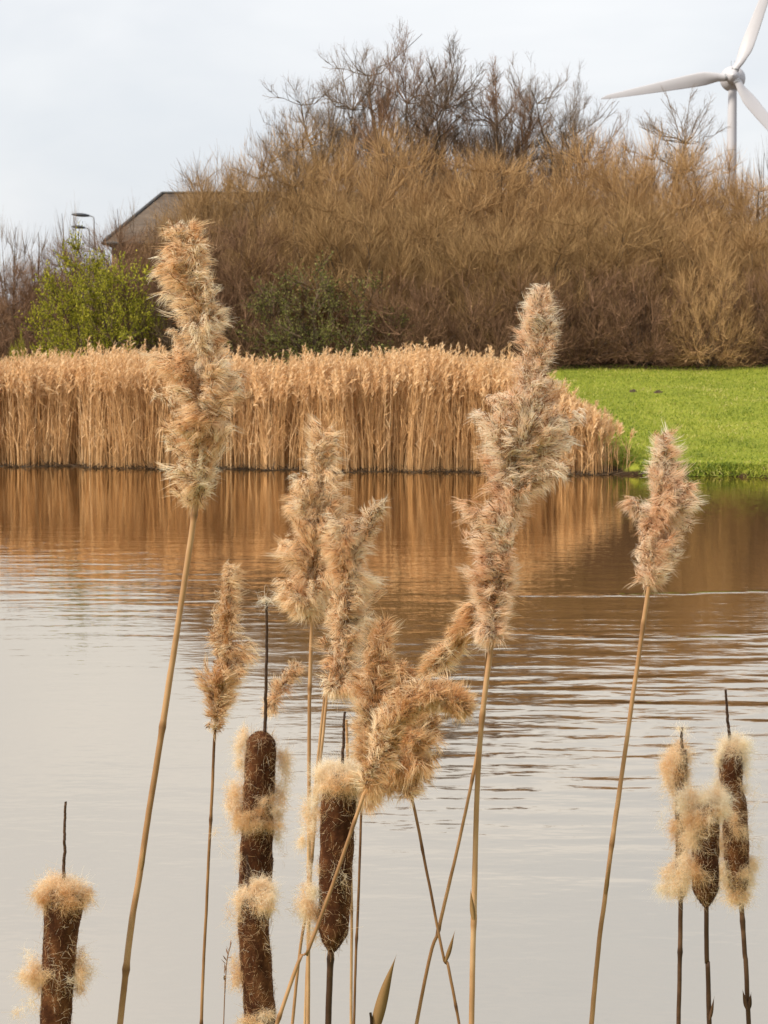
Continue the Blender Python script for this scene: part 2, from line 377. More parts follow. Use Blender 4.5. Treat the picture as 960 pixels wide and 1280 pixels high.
# ------------------------------------------------------------------ reed bed on the far shore
def reed_bed():
    g = Geo()
    n = 15000
    x = rng.uniform(-14.5, 5.0, n)
    dep = np.abs(rng.beta(.9, 1.5, n)) * 7.0
    wig = .16 * np.sin(x * 1.7) + .12 * np.sin(x * 4.1 + 2) + .08 * np.sin(x * 9)
    y = shore(x) + .05 + wig + dep
    k = (x < 4.3 - .10 * dep + .22 * rng.normal(size=n)); x, y, dep = x[k], y[k], dep[k]; n = len(x)
    fall = 1 - .62 * sst(1.9, 4.9, x + .0 * dep) ** 1.2
    ht = (2.00 - .02 * dep + .08 * np.sin(x * 1.1 + 1) + .06 * np.sin(x * 3.3) + rng.normal(0, .15, n)) * fall
    short = rng.random(n) < .18; ht = np.where(short, ht * rng.uniform(.45, .85, n), ht)
    z = height(x, y) - .03
    lean = rng.normal(0, .075, (n, 2)) + .05 * np.stack([np.sin(x * 2.7), np.cos(x * 1.9)], -1) + np.array([.015, -.01])
    messy = (rng.random(n) < .04) & (x < .8); lean[messy] *= 5
    u = np.linspace(0, 1, 5)
    P = np.empty((n, 5, 3))
    P[:, :, 0] = x[:, None] + lean[:, :1] * ht[:, None] * u**1.4
    P[:, :, 1] = y[:, None] + lean[:, 1:] * ht[:, None] * u**1.4
    P[:, :, 2] = z[:, None] + ht[:, None] * u * np.where(messy, .9, 1)[:, None]
    P[:, 1:-1, :2] += rng.normal(0, .012, (n, 3, 2))
    tn = np.clip(.33 + rng.normal(0, .17, n), 0, 1)
    ribbons(g, P, np.array([.0105, .0095, .008, .006, .004]), tint=tn, side=np.array([0, 1, .0])[None, None] + rng.normal(0, .3, (n, 1, 3)))
    # leaves
    Lf = spawn(P, 4, .12, .85, (.25, .5), .35, .25, K=4, curve=-.25, wob=.10)
    ribbons(g, Lf, np.array([.010, .014, .010, .001]), tint=np.clip(np.repeat(tn, 4) + .07 + rng.normal(0, .15, len(Lf)), 0, 1))
    # feathery heads, drooping a little to one side
    hk = np.where(~short)[0]
    Ph = P[hk][:, 3:5]
    H = spawn(Ph, 26, .15, 1.0, (.11, .24), .42, .1, K=3, curve=-.32, wob=.09)
    H[:, 1:, 0] += .018
    ribbons(g, H, np.array([.008, .018, .002]), tint=np.clip(.68 + rng.normal(0, .16, len(H)), 0, 1))
    tag(g.build('reed_bed', M['bed']), 'dense golden brown bed of dry reeds with feathery tops along the far shore', 'reed bed', kind='stuff')
    # fallen / broken stems and dark litter in the water line
    g = Geo(); n = 1500
    x = rng.uniform(-14, 5.0, n); wig = .16 * np.sin(x * 1.7) + .12 * np.sin(x * 4.1 + 2) + .08 * np.sin(x * 9)
    y = shore(x) + wig + rng.normal(.0, .06, n)
    P = np.empty((n, 3, 3)); d = nrm(rng.normal(size=(n, 3)) * [1, .6, .35] + [0, 0, .25]); ln = rng.uniform(.05, .22, n)
    P = np.stack([x, y, np.full(n, .005)], -1)[:, None] + d[:, None] * ln[:, None, None] * np.array([0, .5, 1])[None, :, None]
    P[:, :, 2] = np.abs(P[:, :, 2])
    ribbons(g, P, np.array([.014, .014, .008]), tint=rng.uniform(0, .5, n))
    M['litter'] = fibre_mat('wet_reed_litter', [(0, (.02, .012, .006)), (1, (.14, .08, .035))], 0, .6)
    tag(g.build('reed_litter', M['litter']), 'dark wet litter of broken stems at the foot of the reed bed', 'litter', kind='stuff')
reed_bed()

# ------------------------------------------------------------------ woody plants
def join(geos_pts): return np.concatenate(geos_pts)
def attach(nodes, targets, K=5, sag=.0, low=.55):
    """branch from the best lower node to every target -> [N,K,3]"""
    best = np.empty(len(targets), int)
    for i, t in enumerate(targets):
        d = nodes - t; dist = np.linalg.norm(d * [1, 1, .8], axis=1) + 3.0 * np.maximum(d[:, 2] + low * .4, 0)
        best[i] = np.argmin(dist + rng.random(len(nodes)) * .25)
    b = nodes[best]; u = np.linspace(0, 1, K)[None, :, None]
    mid_ = b + (targets - b) * .5; mid_[:, 2] -= np.linalg.norm(targets - b, axis=1) * .12
    B = (1 - u)**2 * b[:, None] + 2 * u * (1 - u) * mid_[:, None] + u**2 * targets[:, None]
    B[:, 1:-1] += rng.normal(0, .03, B[:, 1:-1].shape) * np.linalg.norm(targets - b, axis=1)[:, None, None]
    return B
def dome_pts(n, H, Rd, zmin, shell=.45, lumps=7):
    """points in the outer part of a lumpy dome"""
    la = rng.normal(size=(lumps, 3)); la[:, 2] = np.abs(la[:, 2]); la = nrm(la)
    d = rng.normal(size=(n * 2, 3)); d[:, 2] = np.abs(d[:, 2]); d = nrm(d)
    lump = 1 + .13 * np.max(np.clip((d @ la.T - .75) / .25, 0, 1), axis=1) - .07
    r = (1 - shell * rng.random(n * 2)**1.3) * lump
    p = d * r[:, None] * np.array([Rd, Rd, H])
    p = p[p[:, 2] > zmin * H]
    return p[:n]
def shrub_proto(H, Rd, n_stem, n_t, n_tw, spiky=.35, leaves=0, tw=.013, shell=.5, tl=(.07, .17), leaf=.055):
    """many stemmed shrub with a domed twiggy crown"""
    ends = dome_pts(n_stem, H * .86, Rd * .82, .12, .25)
    u = np.linspace(0, 1, 8)[None, :, None]; n = len(ends)
    b = np.concatenate([rng.normal(0, .07 * Rd, (n, 2)), np.zeros((n, 1))], 1); b = b + ends * [.10, .10, 0]
    mid_ = b + (ends - b) * [.35, .35, .62]
    P = (1 - u)**2 * b[:, None] + 2 * u * (1 - u) * mid_[:, None] + u**2 * ends[:, None]
    P[:, 1:-1] += rng.normal(0, .010 * H, (n, 6, 3)); P[:, 0, 2] -= .15
    g1, g2, g3 = Geo(), Geo(), Geo()
    tubes(g1, P, np.linspace(.0065, .0018, 8) * H * rng.uniform(.6, 1.2, (n, 1)), 5, tint=rng.uniform(0, 1, n))
    tg_ = np.concatenate([dome_pts(int(n_t * .8), H * .93, Rd * .93, .04, shell), dome_pts(int(n_t * .2), H * .6, Rd * .75, .02, .8)])
    S = attach(P[:, 2:].reshape(-1, 3), tg_)
    ribbons(g2, S, np.linspace(2.2 * tw, tw, 5), tint=rng.uniform(.1, .7, len(S)))
    T = spawn(S, n_tw, .25, 1.0, (tl[0] * H, tl[1] * H), 1.0, spiky, K=4, curve=.12, wob=.05)
    out = nrm(T[:, :1] * [1, 1, .8]) ; T = T + out * (np.linalg.norm(T - T[:, :1], axis=-1, keepdims=True)) * .35
    T[:, :, 2] = np.maximum(T[:, :, 2], .02)
    ribbons(g2, T, np.array([1.1, 1.0, .7, .3]) * tw, tint=np.clip(rng.normal(.5, .27, len(T)), 0, 1))
    if leaves:
        B = spawn(T, leaves, .2, 1.0, (leaf, leaf * 1.8), 1.0, .1, K=3, curve=0, wob=.1)
        ribbons(g3, B, np.array([.01, leaf, .008]), tint=np.clip(rng.normal(.5, .28, len(B)), 0, 1))
    return g1, g2, g3
def tree_proto(H, spread, n_l, n_t, n_s, n_tw, split=.13, tw=.016, dense=.5):
    K = 9; u = np.linspace(0, 1, K)
    g1, g2, g3 = Geo(), Geo(), Geo()
    tr = np.zeros((1, K, 3)); tr[0, :, 2] = H * .72 * u - .3
    tr[0, 1:, :2] += np.cumsum(rng.normal(0, .010 * H, (K - 1, 2)), 0)
    tubes(g1, tr, H * .019 * (1 - .80 * u**.8), 8, tint=.4)
    Rd = H * .30 * spread; c0 = H * split
    ends = dome_pts(n_l, H * .68, Rd * .85, .05, .45); ends[:, 2] += c0
    L1 = attach(tr[0, 2:7], ends, K=7, low=2.5)
    tubes(g1, L1, np.linspace(.0095, .0022, 7) * H, 5, tint=rng.uniform(.2, .7, len(L1)))
    t2 = dome_pts(n_t, H * .83, Rd, .0, .60); t2[:, :2] *= (.62 + .48 * np.sqrt(t2[:, 2:] / (H * .83))); t2[:, 2] += c0
    L2 = attach(L1[:, 1:].reshape(-1, 3), t2, K=5, low=1.2)
    ribbons(g2, L2, np.linspace(.05, .022, 5), tint=rng.uniform(.1, .5, len(L2)))
    L3 = spawn(L2, n_s, .2, 1.0, (H * .04, H * .085), .75, .45, K=4, curve=.12, wob=.06)
    ribbons(g2, L3, np.linspace(.026, .014, 4), tint=rng.uniform(.2, .7, len(L3)))
    L4 = spawn(L3, n_tw, .2, 1.0, (H * .02, H * .045), 1.0, .3, K=3, curve=.05, wob=.06)
    ribbons(g2, L4, np.array([1.0, .8, .4]) * tw, tint=rng.uniform(.3, .9, len(L4)))
    return g1, g2, g3

protos = {}
def make_proto(key, part_names, geos, mats):
    out = []
    for nm, g_, m_ in zip(part_names, geos, mats):
        if g_.n == 0: continue
        o = g_.build(nm, m_); out.append(o)
    protos[key] = out
def place(key, name, loc, label, cat, group, rz=0, sc=(1, 1, 1), crown_mat=None, leaf_mat=None):
    root = empty(name, loc, label, cat, group); root.rotation_euler = (0, 0, rz); root.scale = [float(s) for s in sc]
    for p in protos[key]:
        if p.name not in used: c = p; used.add(p.name)
        else: c = p.copy(); COL.objects.link(c)
        c.parent = root
        base = c.name.split('.')[0]
        mm = crown_mat if base == 'crown' else (leaf_mat if base == 'leaves' else None)
        if mm is not None:
            c.material_slots[0].link = 'OBJECT'; c.material_slots[0].material = mm
    return root
used = set()
size = {}
def proto(key, parts, geos, mats):
    v = np.concatenate([v for g_ in geos[1:2] for v in g_.v]); v = v.reshape(-1, 3)
    size[key] = (np.percentile(v[:, 2], 99.9 if key[:4] == 'tree' else 98.7), np.percentile(v[:, 0], 98.5) - np.percentile(v[:, 0], 1.5))
    make_proto(key, parts, geos, mats)
for i in range(4):
    proto('shrub%d' % i, ('stems', 'crown'), shrub_proto(7, 4.2, 44, 2600, 11, .30, tw=.0078, tl=(.04, .11)), (M['bark'], M['twig']))
for i in range(2):
    proto('low%d' % i, ('stems', 'crown'), shrub_proto(3.2, 3.0, 34, 1000, 9, .2, tw=.009, tl=(.06, .15)), (M['bark'], M['twig_red']))
proto('thin0', ('stems', 'crown'), shrub_proto(6, 1.9, 12, 70, 12, .8, tw=.014, shell=.7), (M['bark'], M['twig_grey']))
proto('leafy0', ('stems', 'crown', 'leaves'), shrub_proto(4, 2.6, 26, 240, 12, .1, leaves=13, tw=.012, leaf=.045), (M['bark'], M['twig_dark'], M['leaf_lime']))
proto('leafy1', ('stems', 'crown', 'leaves'), shrub_proto(3.6, 2.6, 26, 260, 14, .15, leaves=4, tw=.012, leaf=.045), (M['bark'], M['twig_dark'], M['leaf_olive']))
proto('tree0', ('trunk', 'crown'), tree_proto(13, 1.0, 20, 340, 7, 8, tw=.009), (M['bark'], M['twig_grey']))
proto('tree1', ('trunk', 'crown'), tree_proto(13, 1.0, 18, 280, 7, 8, tw=.009), (M['bark'], M['twig_grey']))
proto('tree2', ('trunk', 'crown'), tree_proto(13, 1.05, 24, 460, 9, 8, .10, tw=.010), (M['bark'], M['twig_dark']))

def woody(key, name, px, top_py, Yd, h0, width, label, cat, group, cm=None, lm=None, w0=None, rz=None):
    """stand plant so its top reaches photo row top_py; h0 = prototype height, width = px width wanted"""
    Yd = 55 + (Yd - 63.5) * .65 if 58 < Yd < 95 else (52.5 if Yd <= 58 else Yd)
    p = at(px, top_py, Yd); zb = float(height(p[0], Yd)); H = p[2] - zb
    s = H / size[key][0]
    sx = width / F_PX * Yd / size[key][1]
    place(key, name, (p[0], Yd, zb), label, cat, group, rng.uniform(0, 6.28) if rz is None else rz, (sx, sx, s), cm, lm)

GB = 'brown shrubs of the thicket behind the pond'
T, TT, TR, TD, TG = M['twig'], M['twig_tan'], M['twig_red'], M['twig_dark'], M['twig_grey']
# big thicket, back row then middle row: (px, top row, distance, width px, proto, material, label)
back = [
 (18, 338, 72, 150, 0, TR, 'russet shrub at the far left edge, left of the lime green bush'),
 (75, 315, 76, 150, 1, TR, 'brown shrub behind the lime green bush, below the street lamps'),
 (165, 298, 72, 200, 2, TR, 'russet shrub in front of the left end of the barn roof'),
 (235, 268, 74, 190, 3, T, 'brown shrub in front of the middle of the barn roof'),
 (262, 248, 73, 150, 1, T, 'ochre brown shrub partly veiling the barn roof at its middle'),
 (305, 222, 76, 230, 0, T, 'tall ochre shrub hiding the right end of the barn roof'),
 (385, 178, 78, 260, 1, T, 'high ochre shrub under the leafy grey tree at the left of the wood'),
 (470, 186, 76, 250, 2, TT, 'pale tan domed shrub below the tallest bare trees'),
 (560, 212, 75, 240, 3, TT, 'tan shrub in the dip below the dark dense tree trunks'),
 (640, 214, 76, 240, 0, TT, 'tan shrub right of the dip, behind the tallest foreground reed of the right half'),
 (722, 192, 77, 250, 1, TT, 'high tan shrub below the right end of the bare trees'),
 (800, 190, 76, 240, 2, TT, 'high tan shrub below the fan shaped bare tree'),
 (880, 212, 75, 230, 3, TT, 'golden tan shrub at the foot of the wind turbine tower'),
 (960, 235, 74, 230, 0, TT, 'tan shrub cut by the right picture edge, right of the turbine'),
]
mid = [
 (30, 382, 67, 150, 'low0', 3.2, TR, 'low dark shrub under the russet shrub at the left edge'),
 (215, 322, 68, 190, 'shrub1', 7, TR, 'dark russet shrub right of the lime green bush'),
 (285, 290, 69, 220, 'shrub2', 7, TR, 'russet brown shrub left above the olive green bush'),
 (370, 262, 70, 230, 'shrub3', 7, T, 'brown shrub directly above the olive green bush'),
 (455, 262, 70, 230, 'shrub0', 7, T, 'ochre shrub right above the olive green bush'),
 (535, 275, 69, 220, 'shrub1', 7, T, 'ochre shrub in the middle of the thicket, above the reed bed'),
 (610, 290, 68, 210, 'shrub2', 7, T, 'brown shrub left of the tallest plume on the right half'),
 (680, 280, 68, 210, 'shrub3', 7, T, 'brown shrub behind the tip of the tallest right hand plume'),
 (750, 270, 69, 220, 'shrub0', 7, T, 'ochre brown shrub above the left part of the green bank'),
 (825, 275, 69, 210, 'shrub1', 7, T, 'ochre brown shrub above the middle of the green bank'),
 (905, 280, 68, 210, 'shrub2', 7, TT, 'tan shrub above the right part of the green bank'),
 (975, 290, 68, 190, 'shrub3', 7, T, 'brown shrub above the green bank at the right picture edge'),
]
front = [
 (225, 372, 65, 150, 'low1', TD, 'low dark shrub between the lime green and the olive green bush'),
 (300, 362, 65, 150, 'low0', TR, 'low russet shrub touching the left side of the olive green bush'),
 (500, 358, 65, 160, 'low1', TR, 'low brown shrub touching the right side of the olive green bush'),
 (570, 352, 65, 170, 'low0', TR, 'low brown shrub behind the middle right of the reed bed'),
 (650, 350, 65, 170, 'low1', TR, 'low brown shrub behind the right end of the reed bed'),
 (725, 345, 64.5, 165, 'low0', TR, 'low dark brown shrub at the left end of the green bank'),
 (800, 340, 64.5, 165, 'low1', TR, 'low dark brown shrub at the top of the green bank, middle'),
 (888, 335, 63.6, 120, 'low0', TT, 'low bright tan shrub standing forward at the top of the green bank'),
 (960, 345, 64.2, 150, 'low1', TR, 'low brown shrub at the top of the green bank by the right edge'),
]
for px, ty, Yd, w, k, m_, lab in back: woody('shrub%d' % k, 'shrub', px, ty, Yd, 7.5, w, lab, 'shrub', GB, m_, w0=8.6)
for px, ty, Yd, w, key, h0, m_, lab in mid: woody(key, 'shrub', px, ty, Yd, h0 * 1.07, w, lab, 'shrub', GB, m_, w0=8.6 if h0 == 7 else 6.4)
for px, ty, Yd, w, key, m_, lab in front: woody(key, 'shrub', px, ty, Yd, 3.4, w, lab, 'shrub', GB, m_, w0=6.4)
for px, ty, Yd, w, lab in [
 (12, 285, 78, 60, 'thin grey bare sapling at the left picture edge'),
 (48, 292, 79, 80, 'thin grey bare sapling left of the street lamps'),
 (84, 268, 80, 60, 'slender grey bare sapling just left of the street lamps'),
 (155, 262, 98, 70, 'thin grey bare sapling beside the left slope of the barn roof'),
 (245, 222, 124, 130, 'wispy bare sapling showing above the barn ridge'),
 (925, 205, 84, 60, 'thin bare sapling right of the turbine tower'),
 (955, 192, 82, 60, 'thin bare sapling at the right picture edge')]:
    woody('thin0', 'sapling', px, ty, Yd, 6.5, w, lab, 'sapling', 'thin saplings standing above the shrubs', TG, w0=5.2)
woody('leafy0', 'leafy_bush', 120, 320, 64.5, 4.3, 150, 'lime green leafy bush at the left behind the reed bed', 'bush', None, None, M['leaf_lime'], w0=5.3)
woody('leafy1', 'leafy_bush', 400, 345, 63.8, 3.9, 190, 'olive green leafy bush in front of the brown thicket', 'bush', None, None, M['leaf_olive'], w0=5.8)
woody('leafy0', 'leafy_bush', 22, 428, 58, 4.3, 26, 'tiny bright green bush just above the reeds at the left edge', 'bush', None, None, M['leaf_lime'], w0=5.3)

GT = 'bare trees of the wood above the thicket'
for px, ty, Yd, w, key, m_, lab in [
 (352, 140, 88, 80, 'tree0', TG, 'small thin grey tree at the far left end of the wood'),
 (398, 84, 92, 145, 'tree1', TG, 'slim bare tree second from the left end of the wood'),
 (436, 62, 90, 135, 'tree0', TG, 'bare tree left of the tallest tree of the wood'),
 (478, 40, 92, 160, 'tree1', TG, 'tallest bare tree, grey and open, left of the dense dark one'),
 (520, 44, 88, 150, 'tree2', TR, 'tall brown bare tree between the tallest tree and the dense dark one'),
 (562, 56, 86, 170, 'tree2', TD, 'dense dark brown tree in the middle of the wood'),
 (608, 80, 88, 150, 'tree2', TR, 'brown tree just right of the dense dark one'),
 (648, 72, 91, 140, 'tree0', TG, 'pointed grey bare tree in the right half of the wood'),
 (690, 84, 90, 120, 'tree1', TG, 'grey bare tree second from the right end of the wood'),
 (728, 104, 88, 125, 'tree0', TG, 'grey bare tree at the right end of the wood, by the blade tip'),
 (762, 146, 86, 80, 'tree1', TR, 'small bare tree below the tip of the left turbine blade')]:
    woody(key, 'bare_tree', px, ty, Yd, 14.2, w, lab, 'tree', GT, m_, w0=7.5 if key != 'tree2' else 8.6)
woody('tree0', 'bare_tree', 843, 114, 84, 8.4, 150, 'fan shaped many stemmed bare tree under the turbine blade', 'tree', GT, TG, w0=8.2)


# ------------------------------------------------------------------ barn
def barn():
    Yf, Yr, Yb = 106.0, 111.0, 116.0
    ec = at(130, 302, Yf); rl = at(203, 242, Yr); x1 = 3.0; ez = ec[2]; rz = rl[2]
    base = (0.5 * (ec[0] + x1), Yr, float(height(0, Yr)))
    root = empty('barn', base, 'long barn with a brown tiled hipped roof rising behind the shrubs at the left', 'barn')
    M['brick'] = plain_mat('brown_brick', [(.3, (.16, .085, .055)), (.7, (.28, .16, .10))], 6, .9, .3, 20)
    m, nt = mat('weathered_roof_tiles'); L = nt.links.new
    geo = N_(nt, 'ShaderNodeNewGeometry')
    w = N_(nt, 'ShaderNodeTexWave', wave_type='BANDS', bands_direction='Z'); w.inputs['Scale'].default_value = 1.7; w.inputs['Distortion'].default_value = .4
    L(geo.outputs['Position'], w.inputs['Vector']); nz = noise(nt, 1.5, 5, .7)
    r = ramp(nt, [(.3, (.06, .042, .03)), (.7, (.15, .11, .08))], nz.outputs['Fac'])
    p = N_(nt, 'ShaderNodeBsdfPrincipled'); p.inputs['Roughness'].default_value = .85; L(r.outputs[0], p.inputs['Base Color'])
    b = N_(nt, 'ShaderNodeBump'); b.inputs['Strength'].default_value = .7; b.inputs['Distance'].default_value = .06; L(w.outputs['Fac'], b.inputs['Height']); L(b.outputs[0], p.inputs['Normal'])
    o = N_(nt, 'ShaderNodeOutputMaterial'); L(p.outputs[0], o.inputs[0])
    M['tile'] = m
    M['trim'] = plain_mat('dark_gutter_metal', [(.3, (.05, .05, .05)), (.7, (.09, .085, .08))], 5, .5)
    M['glass'] = plain_mat('dark_window_glass', [(.3, (.02, .025, .03)), (.7, (.04, .045, .05))], 2, .1)
    x0 = ec[0]
    g = Geo(); box(g, (x0 + .35, Yf + .4, base[2] - .5), (x1 - .35, Yb - .4, ez + .05)); g.build('wall', M['brick'], root, False)
    h = (rl[0] - x0)
    g = Geo()
    V = [(x0, Yf, ez), (x1, Yf, ez), (x1, Yb, ez), (x0, Yb, ez), (x0 + h, Yr, rz), (x1 - h, Yr, rz)]
    V2 = [(a, b_, c - .18) for a, b_, c in V[:4]]
    g.add(V + V2, q=[(0, 1, 5, 4), (2, 3, 4, 5), (0, 6, 7, 1), (1, 7, 8, 2), (2, 8, 9, 3), (3, 9, 6, 0), (6, 9, 8, 7)], t=[(3, 0, 4), (1, 2, 5)])
    roof = g.build('roof', M['tile'], root, False)
    g = Geo()
    for a, b_ in (((x0 + h, Yr, rz), (x1 - h, Yr, rz)), ((x0, Yf, ez), (x0 + h, Yr, rz)), ((x0, Yb, ez), (x0 + h, Yr, rz)), ((x1, Yf, ez), (x1 - h, Yr, rz))):
        tubes(g, np.array([[np.array(a) + [0, 0, .04], np.array(b_) + [0, 0, .04]]]), .09, 6)
    g.build('ridge_cap', M['trim'], roof)
    g = Geo(); tubes(g, np.array([[(x0 - .05, Yf - .09, ez - .08), (x1, Yf - .09, ez - .08)]]), .08, 8)
    tubes(g, np.array([[(x0 - .09, Yf, ez - .08), (x0 - .09, Yb, ez - .08)]]), .08, 8); g.build('gutter', M['trim'], roof)
    for k in range(4):
        g = Geo(); cx = x0 + 2.2 + k * 4.2; box(g, (cx, Yf + .33, ez - 2.2), (cx + 1.1, Yf + .405, ez - .9)); wn = g.build('window', M['glass'], root, False)
        g = Geo()
        for (a, b_, c, d) in ((cx - .07, cx + 1.17, ez - 2.27, ez - 2.2), (cx - .07, cx + 1.17, ez - .9, ez - .83), (cx - .07, cx, ez - 2.2, ez - .9), (cx + 1.1, cx + 1.17, ez - 2.2, ez - .9)):
            box(g, (a, Yf + .31, c), (b_, Yf + .40, d))
        g.build('frame', M['trim'], wn, False)
barn()

# ------------------------------------------------------------------ street lamps
M['galv'] = plain_mat('galvanised_steel', [(.3, (.28, .29, .30)), (.7, (.38, .39, .40))], 3, .5, metallic=.5)
M['lamphead'] = plain_mat('dark_lamp_housing', [(.3, (.03, .035, .045)), (.7, (.06, .065, .075))], 3, .4)
for px, py, Yd, ln, lab in [(117.5, 270, 118, 1.05, 'street lamp with the highest head of the three, nearest the barn'),
                            (111.5, 285, 128, .85, 'street lamp with the middle head of the three'),
                            (105, 311, 156, .75, 'street lamp with the lowest head, just above the lime green bush')]:
    p = at(px, py, Yd); zb = float(height(p[0], Yd)); z = p[2]
    root = empty('street_lamp', (p[0], Yd, zb), lab, 'street lamp', 'street lamps left of the barn')
    g = Geo(); tubes(g, np.array([[(p[0], Yd, zb - .3), (p[0], Yd, zb + 3), (p[0], Yd, z - .25)]]), np.array([.075, .06, .035]), 8); g.build('pole', M['galv'], root)
    g = Geo(); tubes(g, smooth_path([(p[0], Yd, z - .25), (p[0] - .04, Yd, z - .08), (p[0] - .2, Yd, z), (p[0] - .45, Yd, z + .03)], 8)[None], .04, 6); g.build('arm', M['galv'], root)
    g = Geo()
    u = np.linspace(0, 1, 9); path = np.stack([p[0] - .3 - ln * u, np.full(9, Yd), z + .02 + .10 * u - .02 * u**2], -1)
    prof = .62 * np.sin(np.pi * (.1 + .85 * u))**.6
    tubes(g, path[None], .17 * prof * 2, 10, cap=True)
    v = g.v[0]; v[:, 2] = (v[:, 2] - np.repeat(path[:, 2], 10)) * .55 + np.repeat(path[:, 2], 10)
    g.build('lamp_head', M['lamphead'], root)

# ------------------------------------------------------------------ wind turbine
def turbine():
    Yd = 580.0; hub = at(916, 95, Yd); zb = 2.0
    M['gelcoat'] = plain_mat('white_gelcoat', [(.3, (.47, .46, .49)), (.7, (.54, .53, .56))], .05, .45)
    root = empty('wind_turbine', (hub[0] + .9, Yd + 5, zb), 'white three bladed wind turbine rising behind the thicket at the right', 'wind turbine')
    m_ = M['gelcoat']
    g = Geo(); u = np.linspace(0, 1, 12)
    P = np.stack([np.full(12, hub[0] + .9), np.full(12, Yd + 5), zb + (hub[2] - 2.2 - zb) * u], -1)
    tubes(g, P[None], 2.2 - .95 * u, 24); g.build('tower', m_, root)
    for f_ in (.25, .5, .75, .985):
        g = Geo()
        zz = zb + (hub[2] - 2.2 - zb) * f_; rr_ = 2.2 - .95 * f_ + .03
        tubes(g, np.array([[(hub[0] + .9, Yd + 5, zz - .12), (hub[0] + .9, Yd + 5, zz + .12)]]), rr_, 24)
        g.build('flange', M['galv'], root)
    # egg shaped nacelle with the wide generator ring
    g = Geo(); u = np.linspace(0, 1, 16); prof = np.array([.02, 1.6, 2.4, 2.95, 3.35, 3.65, 3.8, 3.8, 3.65, 3.4, 3.0, 2.5, 2.0, 1.4, .8, .02])
    ax = nrm(np.array([.17, 1, -.02])); c0 = hub + ax * 1.2
    tubes(g, (c0 + ax * (u * 10)[:, None])[None], prof, 28); nac = g.build('nacelle', m_, root)
    g = Geo()
    for dx in (-.5, .5): tubes(g, np.array([[c0 + ax * 4 + [dx, 0, 3.5], c0 + ax * 4 + [dx, 0, 5.3]]]), .06, 6)
    g.build('wind_sensor', M['galv'], nac)
    g = Geo(); u = np.linspace(0, 1, 10); tubes(g, (hub - ax * 2.0 + ax * (u * 3.6)[:, None])[None], 2.15 * np.sin(np.pi / 2 * np.clip(u * 1.15, 0, 1))**.6 + .01, 24); g.build('hub', m_, root)
    RL = 39.3
    X_ = nrm(np.cross(ax, [0, 0, 1.])); Z_ = np.cross(X_, ax)
    for ang in (189.0, 69.5, -51.0):
        a = R(ang); rd = X_ * math.cos(a) + Z_ * math.sin(a); tg = -X_ * math.sin(a) + Z_ * math.cos(a)
        K = 22; s = np.linspace(.02, 1, K)
        ch = np.interp(s, [0, .05, .12, .22, .4, .7, .95, 1], [2.1, 2.1, 2.8, 4.2, 3.6, 2.4, 1.3, .3])
        th = np.interp(s, [0, .05, .15, .3, 1], [1.9, 1.85, 1.1, .6, .08])
        tw = np.interp(s, [0, .1, .4, 1], [28, 24, 9, 0]) * math.pi / 180
        V = []; ns = 20
        for k in range(K):
            for j in range(ns):
                t = j * 2 * math.pi / ns; cx = .5 * math.cos(t) ; sy = .5 * math.sin(t) * (1 - .55 * max(0, math.cos(t)) * (s[k] > .1))
                off = .18 * ch[k] if s[k] > .1 else 0
                c_, s_ = math.cos(tw[k]), math.sin(tw[k])
                aa = cx * ch[k] - off; bb = sy * th[k]
                V.append(hub + rd * (RL * s[k]) + tg * (aa * c_ - bb * s_) + ax * (aa * s_ + bb * c_ - 1.6 * s[k]**2))
        q = [(k * ns + j, k * ns + (j + 1) % ns, (k + 1) * ns + (j + 1) % ns, (k + 1) * ns + j) for k in range(K - 1) for j in range(ns)]
        g = Geo(); g.add(V, q); g.add(V[-ns:], t=[(0, j, j + 1) for j in range(1, ns - 1)]); bl_ = g.build('blade', m_, root)
        g = Geo(); tubes(g, np.array([[hub + rd * 1.9, hub + rd * 2.25]]), 1.12, 20); g.build('root_collar', M['galv'], bl_)
turbine()

# ================================================================== foreground
def ground_pt(p_low, p_up):
    """carry a stem on below the frame down to the soil: eases towards upright"""
    d = (p_low - p_up); d = d / abs(d[2])
    x, y = p_low[0] + d[0] * .5, p_low[1] + d[1] * .5
    z = float(height(x + d[0] * .5, y)) - .05
    drop = p_low[2] - z
    return [np.array([p_low[0] + d[0] * drop * .35, y, p_low[2] - drop * .45]), np.array([p_low[0] + d[0] * drop * .55, y, z])]

